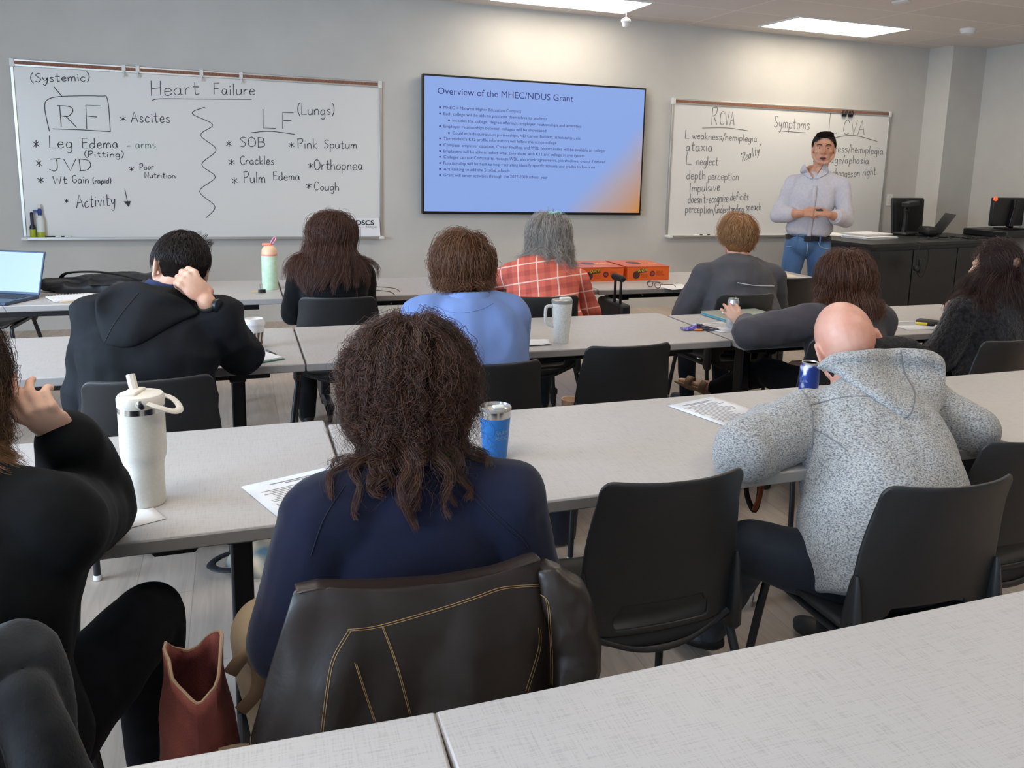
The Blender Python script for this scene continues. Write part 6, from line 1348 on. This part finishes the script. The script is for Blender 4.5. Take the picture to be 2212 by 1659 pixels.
# speckled travel mug
def speck(): return vary(mat('speckled_white_enamel', (224, 224, 220), .45), (214, 215, 211), (228, 228, 224), 160, lo=.42, hi=.5)
t = thing('travel_mug', 'tall speckled white travel mug with a handle on the second row table', 'mug', (1.285, 3.30, T)); M['speck'] = speck()
MB().lathe([(.031, 0), (.033, .005), (.041, .10), (.044, .168), (.044, .174)], n=32).build('mug_body', M['speck'], t)
MB().lathe([(.045, .172), (.046, .178), (.045, .186), (.038, .188), (.002, .186)], n=32).build('lid', mat('clear_lid', (180, 178, 172), .2, trans=.3), t)
MB().box((.012, -.008, .191), (.05, .028, .012)).build('slide_tab', M['white_plastic'], t, bevel=.004)
MB().tube(crom([(-.040, 0, .160), (-.068, 0, .158), (-.074, 0, .14), (-.073, 0, .105), (-.066, 0, .085), (-.036, 0, .070)], 6), .007, 10).build('handle', M['speck'], t)
p = Z(1165, 744); t = thing('paper_napkin', 'crumpled white napkin left of the speckled travel mug', 'napkin', (p.x-.03, p.y+.02, T))
MB().grid(lambda u, v: V(.15*(u-.5)+.02*v, .10*(v-.5), .004+.010*abs(noise.noise((u*3, v*3, 1)))+.012*max(0, .5-u)*v), 14, 10).build('sheet', M['paper'], t, solid=.001)
p = Z(1506, 713); t = thing('candy_wrapper', 'torn purple and black candy wrapper on the second row table', 'wrapper', (p.x, p.y, T), -.25)
M['purple_foil'] = vary(mat('purple_foil', (92, 78, 170), .3, .3), (74, 60, 150), (128, 120, 200), 30); M['dark_foil'] = vary(mat('dark_foil', (28, 24, 34), .3, .3), (20, 18, 24), (64, 60, 84), 40)
MB().grid(lambda u, v: V(.075*(u-1.0), .06*(v-.5)*(1-.3*u), .006+.022*u*math.sin(PI*v)+.006*noise.noise((u*5, v*5, 0))), 12, 10).build('purple_end', M['purple_foil'], t, solid=.001)
MB().grid(lambda u, v: V(.11*u-.004, .055*(v-.5)*(1-.45*u), .005+.026*(1-u)*math.sin(PI*v)+.007*noise.noise((u*6, v*5, 3))), 14, 10).build('dark_end', M['dark_foil'], t, solid=.001)
MB().ell((.0, -.022, .006), (.022, .007, .005)).build('orange_flap', mat('orange_foil', (220, 130, 50), .4), t)
# closed laptop
a0, a1, a2 = Z(1525.5, 670.5, T+.02), Z(1639, 664.8, T+.02), Z(1682.5, 684.3, T+.02); cx = (a0+a2)/2; ux = (a1-a0).normalized(); rz = math.atan2(ux.y, ux.x)
t = thing('laptop', 'closed grey green laptop lying on the second row table behind the raised can', 'laptop', (cx.x, cx.y, T), rz)
MB().box((0, 0, .006), (.345, .245, .010)).build('base', mat('silver_base', (150, 156, 152), .4, .3), t, bevel=.003)
MB().box((0, 0, .0155), (.345, .245, .008)).build('lid', mat('sage_lid', (156, 162, 152), .45, .2), t, bevel=.003)
MB().box((-.1728, 0, .009), (.002, .2, .008)).build('port_strip', mat('teal_edge', (64, 150, 176), .4), t, smooth=False)
MB().lathe([(.001, 0), (.014, 0), (.014, .0005), (.001, .0005)], (.02, .0, .0195), 18).build('lid_emblem', M['alu'], t)
p = Z(1562, 704); paper((p.x+.03, p.y-.02), .30, .22, .15, 'white printed page under the silver can', 10)
# the can in her hand
t = thing('drink_can', 'slim silver drink can held by the woman in the dark grey pullover', 'can', can_p); M['can_silver'] = vary(mat('silver_can', (196, 200, 204), .3, .5), (170, 178, 186), (216, 218, 220), 26)
MB().lathe([(.023, 0), (.028, .008), (.028, .128), (.023, .142)], n=28).build('can_body', M['can_silver'], t)
MB().lathe([(.0235, .141), (.0245, .145), (.022, .145), (.021, .141), (.002, .141)], n=28).build('can_top', M['alu'], t)
MB().box((.004, 0, .146), (.02, .012, .002), Matrix.Rotation(-.5, 3, 'Y')).build('pull_tab', M['black_metal'], t, bevel=.001)
g = MB(); rc = A(1566, 676, 3.392)
tag(g.tube([rc+V(.010*math.cos(a), .004*math.sin(a), .010*math.sin(a)) for a in [i*PI/8 for i in range(16)]], .0018, 6, closed=True).build('finger_ring', M['chrome']), 'silver ring on the hand holding the can', 'ring')
p = Z(1985, 703); paper((p.x, p.y), .30, .22, -.1, 'white printed page under the phone at the right of the second row', 8)
p = Z(2016, 699); t = thing('phone', 'black phone lying on the white page at the right of the second row', 'phone', (p.x, p.y, T+.003), -1.0)
MB().box((0, 0, .006), (.16, .078, .011)).build('case', M['black_plastic'], t, bevel=.005); MB().box((0, 0, .0118), (.148, .068, .0006)).build('screen', M['screen_black'], t, smooth=False)
p = Z(1998, 704); t = thing('highlighter', 'short yellow and black marker beside the phone', 'marker', (p.x, p.y, T+.002), -.75)
MB().lathe([(.003, -.045), (.007, -.04), (.0075, .01)], (0, 0, .008), 12, rot=Matrix.Rotation(PI/2, 3, 'Y')).build('barrel', mat('yellow_barrel', (232, 206, 60), .4), t); MB().lathe([(.008, .01), (.008, .035), (.005, .045)], (0, 0, .008), 12, rot=Matrix.Rotation(PI/2, 3, 'Y')).build('cap', M['black_plastic'], t)

# ================================================================== on the third row
M['cream'] = vary(mat('cream_powder_coat', (222, 216, 204), .5), (219, 213, 201), (225, 219, 207), 200, bump=.05, bscale=600)
t = thing('tumbler', 'tall cream straw tumbler with a steel band on the third row table', 'tumbler', (-.206, 1.945, T), -.3)
MB().lathe([(.036, 0), (.039, .004), (.0395, .085), (.041, .098), (.0455, .112), (.0462, .125), (.0462, .212)], n=40).build('tumbler_body', M['cream'], t)
MB().lathe([(.0464, .211), (.0466, .224)], n=40).build('steel_band', M['chrome'], t)
MB().lathe([(.0468, .223), (.0475, .228), (.0475, .242), (.044, .248), (.038, .250), (.002, .250)], n=40).build('lid', M['cream'], t)
MB().box((-.014, .0, .252), (.03, .058, .008)).build('straw_well', M['cream'], t, bevel=.003)
MB().tube([(-.018, .014, .25), (-.026, .02, .278), (-.028, .022, .284)], [.0095, .0095, .0095], 8).build('straw', M['cream'], t)
hd_ = MB()
for s in (1,): hd_.tube(crom([(.030, -.036, .236), (.052, -.036, .228), (.072, -.02, .216), (.078, .0, .212), (.072, .02, .216), (.052, .036, .228), (.030, .036, .236)], 6), .0085, 8, flat=.5)
hd_.build('carry_handle', M['cream'], t)
MB().lathe([(.002, .046), (.008, .046), (.010, .049), (.006, .051), (.002, .051)], (.020, 0, .236), 14, rot=Matrix.Rotation(PI/2, 3, 'X')).build('hinge_rivet', M['chrome'], t)
t = thing('tumbler', 'blue steel tumbler with a clear lid beside the curly hair', 'tumbler', (.607, 2.01, T)); M['blue_coat'] = mat('blue_powder_coat', (30, 112, 186), .35)
MB().lathe([(.030, 0), (.032, .004), (.0395, .112)], n=36).build('tumbler_body', M['blue_coat'], t)
MB().lathe([(.0396, .112), (.0405, .126), (.0405, .133)], n=36).build('steel_rim', M['chrome'], t)
MB().lathe([(.041, .130), (.0415, .138), (.039, .140), (.037, .132), (.002, .131)], n=36).build('lid', mat('clear_lid_grey', (196, 190, 186), .12, trans=.5), t)
MB().box((.008, .0, .136), (.03, .02, .008)).build('slide_tab', M['white_plastic'], t, bevel=.003)
k = MB(); m_ = Matrix.Rotation(.5, 3, 'Z')
for s_, z_, w_ in (('FARM', .072, .034), ('AUDIO', .058, .036)):
    vs_, fs_ = text_mesh(s_, w_, .010); k.add([V((.0372+.0004)*math.sin((v.x-w_/2+.008)/.0372), -(.0372+.0004)*math.cos((v.x-w_/2+.008)/.0372), z_+v.y) for v in vs_], fs_)
k.build('logo_lettering', mat('pale_engraving', (120, 150, 176), .4), t, smooth=False)
paper((.165, 1.93), .30, .215, .42-PI/2+1.5, 'printed page left of the navy sweatshirt on the third row table', 16)
paper((-.245, 1.86), .14, .1, .4, 'corner of a white page under the black sleeve at the left edge', 0)
paper((1.415, 2.21), .215, .27, .28, 'printed page lying between the empty chair and the grey fleece', 18)
t = thing('soda_can', 'blue and white soda can standing behind the grey fleece shoulder', 'can', (1.80, 2.285, T))
MB().lathe([(.026, 0), (.033, .01), (.033, .105), (.027, .118)], n=28).build('can_body', vary(mat('blue_can', (44, 74, 150), .35, .3), (34, 62, 140), (200, 206, 220), 16, lo=.48, hi=.56), t)
MB().lathe([(.0275, .117), (.0285, .122), (.026, .122), (.025, .118), (.002, .118)], n=28).build('can_top', M['alu'], t)

# ================================================================== on the floor
M['red_canvas'] = vary(mat('red_canvas', (130, 62, 56), .8), (104, 46, 46), (156, 82, 70), 9, bump=.2, bscale=300); M['tan_web'] = mat('tan_webbing', (166, 136, 108), .8)
t = thing('canvas_bag', 'open red canvas bag with tan straps standing between the chairs at the lower left', 'bag', (-.095, 1.46, 0), .15)
def bagf(u, v):
    a = 2*PI*u; z = .635*v+.032*v*v*(math.cos(2*a)); wx = .046+.03*math.sin(PI*min(1, v*1.1))+.012*noise.noise((math.cos(a)*2, math.sin(a)*2, v*5)); wy = .125-.04*v+.015*noise.noise((math.cos(a)*2+4, math.sin(a)*2, v*4))
    return V(wx*math.cos(a), wy*math.sin(a), z)
b_ = MB().grid(bagf, 36, 26, wrap=True); n_ = len(b_.v); b_.add([bagf(i/36, 0) for i in range(36)], [tuple(range(36))]); b_.build('bag_body', M['red_canvas'], t, solid=.006)
MB().tube([bagf(i/36, 1.) for i in range(36)], .0032, 6, closed=True).build('bound_edge', M['tan_web'], t)
fuse(MB().ell((.07, -.06, .14), (.05, .09, .11)), 'side_pocket', M['red_canvas'], t, .006, 3)
MB().tube(crom([(.06, .03, .57), (.09, .03, .60), (.11, .03, .57), (.105, .03, .52), (.075, .03, .49)], 6), .014, 8, flat=.25, up=(0, 1, 0)).build('grab_loop', M['tan_web'], t)
MB().tube(crom([(.03, -.10, .50), (.075, -.13, .51), (.12, -.13, .44), (.155, -.12, .34), (.17, -.10, .2)], 6), .024, 8, flat=.2, up=(0, 1, 0)).build('shoulder_strap', M['tan_web'], t)
MB().box((.0, -.0, .3), (.04, .16, .4)).build('dark_contents', M['nylon'], t, bevel=.01)
t = thing('tote_bag', 'colourful soft bag with a black strap on the floor under the second row table', 'bag', (.10, 3.05, 0))
fuse(MB().ell((0, 0, .05), (.17, .11, .06)).ell((.08, .02, .08), (.08, .07, .05)), 'bag_body', vary(mat('patchwork_cloth', (150, 120, 90), .8), (70, 96, 104), (206, 176, 140), 9, detail=1), t, .008, 3, [(.014, 12, 12, 12, True)])
MB().tube(crom([(-.06, -.05, .04), (-.18, -.04, .035), (-.23, .03, .03), (-.18, .10, .03), (-.08, .09, .04)], 6), .016, 8, flat=.4).build('strap', M['nylon'], t)
fuse(MB().ell((.1, 0, .09), (.05, .05, .04)), 'red_cloth', mat('red_cloth', (150, 50, 54), .8), t, .006, 2)
t = thing('handbag', 'dark blue handbag with brown straps on the floor left of the empty second row chair', 'bag', (1.15, 3.0, 0), .1)
fuse(MB().loft([(V(0, 0, .01), V(1, 0, 0), V(0, 1, 0), .09, .12), (V(0, 0, .2), V(1, 0, 0), V(0, 1, 0), .10, .13), (V(.02, 0, .42), V(1, 0, 0), V(0, 1, 0), .06, .10), (V(.03, 0, .52), V(1, 0, 0), V(0, 1, 0), .035, .06)], 20), 'bag_body', mat('navy_bag', (26, 32, 52), .6), t, .009, 3)
MB().tube(crom([(-.10, -.08, .12), (-.07, -.12, .30), (.0, -.13, .46), (.03, -.10, .56)], 6), .016, 8, flat=.35).build('strap', mat('brown_strap2', (92, 64, 52), .6), t)
MB().lathe([(.024, .50), (.032, .52), (.038, .585), (.033, .585), (.028, .53), (.002, .53)], (.05, -.04, .0), 20).build('cup_holder', mat('tan_rim', (206, 170, 140), .6), t)
t = thing('strap', 'black and orange strap hanging below the third row table by the fleece sleeve', 'strap', (1.55, 2.22, T-.045))
MB().tube(crom([(0, 0, .0), (-.015, 0, -.14), (-.02, -.01, -.24), (.01, -.02, -.30), (.03, -.01, -.22), (.012, 0, -.1), (.01, 0, 0)], 6), .010, 8, flat=.3, up=(0, 1, 0)).build('black_loop', M['nylon'], t)
MB().tube(crom([(.005, -.022, -.30), (.024, -.022, -.25), (.03, -.02, -.18)], 6), .011, 8, flat=.3, up=(0, 1, 0)).build('orange_end', mat('orange_leather', (176, 96, 62), .6), t)
p = Z(1622, 1300, .0); t = thing('ribbon', 'grey strap end lying on the floor beside the leg of the fleece wearer', 'strap', (p.x, p.y, 0))
MB().tube(crom([(-.02, .04, .10), (.02, .02, .07), (.01, 0, .03), (-.02, -.03, .008)], 5), .02, 8, flat=.15).build('grey_webbing', mat('grey_webbing', (134, 140, 148), .7), t)
